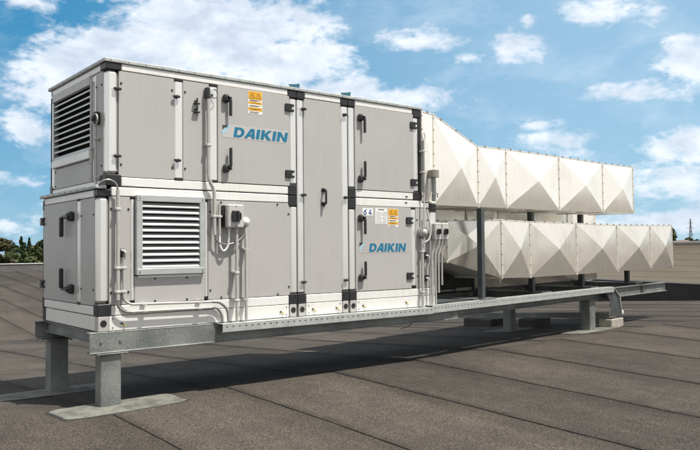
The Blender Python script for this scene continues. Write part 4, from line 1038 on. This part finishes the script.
al = M('MULTIPLY', alpha.outputs[0], .93)
wisp = n.new('ShaderNodeMapRange'); l.new(big, wisp.inputs['Value']); wisp.inputs['From Min'].default_value = .45; wisp.inputs['From Max'].default_value = .75; wisp.inputs['To Max'].default_value = .3
al = M('MAXIMUM', al, M('MULTIPLY', wisp.outputs[0], .8))
core = n.new('ShaderNodeMapRange'); l.new(M('ADD', M('MULTIPLY', lowv, 1.1), M('MULTIPLY', dens, .16)), core.inputs['Value']); core.inputs['From Min'].default_value = .45; core.inputs['From Max'].default_value = .95
ccol = mix(n, l, (7.6, 7.8, 8.1), (4.4, 5.0, 5.9), core.outputs[0])
tint = mix(n, l, sky.outputs[0], (.60, .95, 1.0), 1.0, 'MULTIPLY')
azf = n.new('ShaderNodeMapRange'); azf.interpolation_type = 'SMOOTHSTEP'; l.new(M('ABSOLUTE', M('SUBTRACT', az, 75)), azf.inputs['Value'])
azf.inputs['From Min'].default_value = 62; azf.inputs['From Max'].default_value = 14
hz = n.new('ShaderNodeMapRange'); l.new(el, hz.inputs['Value']); hz.inputs['From Min'].default_value = 16; hz.inputs['From Max'].default_value = 0; hz.inputs['To Max'].default_value = .75
base = mix(n, l, (.30, 1.85, 3.5), (2.35, 3.85, 5.15), M('MAXIMUM', hz.outputs[0], azf.outputs[0]))
tint = mix(n, l, tint, base, .85)
# unseen bright cloud added overhead and behind to neutralise and lift the fill light
over = n.new('ShaderNodeMapRange'); over.interpolation_type = 'SMOOTHSTEP'; l.new(el, over.inputs['Value']); over.inputs['From Min'].default_value = 23; over.inputs['From Max'].default_value = 42
side = n.new('ShaderNodeMapRange'); side.interpolation_type = 'SMOOTHSTEP'; l.new(M('ABSOLUTE', M('SUBTRACT', az, 39)), side.inputs['Value']); side.inputs['From Min'].default_value = 36; side.inputs['From Max'].default_value = 62
fill_cloud = M('MULTIPLY', M('MAXIMUM', over.outputs[0], side.outputs[0]), M('MULTIPLY_ADD', big, .9, .30, True))
tint = mix(n, l, tint, (6.2, 5.85, 5.5), fill_cloud)
fin = mix(n, l, tint, ccol, al)
l.new(fin, bg.inputs['Color']); bg.inputs['Strength'].default_value = .1

sl = bpy.data.lights.new('sun', 'SUN'); sl.energy = 4.6; sl.angle = R(.9); sl.color = (1, .945, .86)
so = bpy.data.objects.new('sun', sl); COL.objects.link(so)
so.rotation_euler = SUN.to_track_quat('Z', 'Y').to_euler(); so.location = SUN * 40

# ------------------------------------------------------------------ camera
cam = bpy.data.cameras.new('camera'); co = bpy.data.objects.new('camera', cam); COL.objects.link(co)
yaw, pit, rol = R(38.998), R(1.860), R(-.5205)
F = Vector((math.sin(yaw) * math.cos(pit), math.cos(yaw) * math.cos(pit), math.sin(pit)))
Rr = Vector((math.cos(yaw), -math.sin(yaw), 0)); U = Rr.cross(F)
R2 = Rr * math.cos(rol) + U * math.sin(rol); U2 = -Rr * math.sin(rol) + U * math.cos(rol)
m = Matrix((R2, U2, -F)).transposed().to_4x4(); m.translation = Vector((-2.549, -6.982, 1.494))
co.matrix_world = m
cam.sensor_width = 36; cam.lens = 36 * 735.08 / 700; cam.clip_end = 6000; cam.clip_start = .05
S.camera = co
S.view_settings.view_transform = 'Standard'; S.view_settings.look = 'None'; S.view_settings.gamma = 1; S.view_settings.exposure = .62
S.view_settings.use_curve_mapping = False
for o in S.objects:
    if '_o' in o: del o['_o']
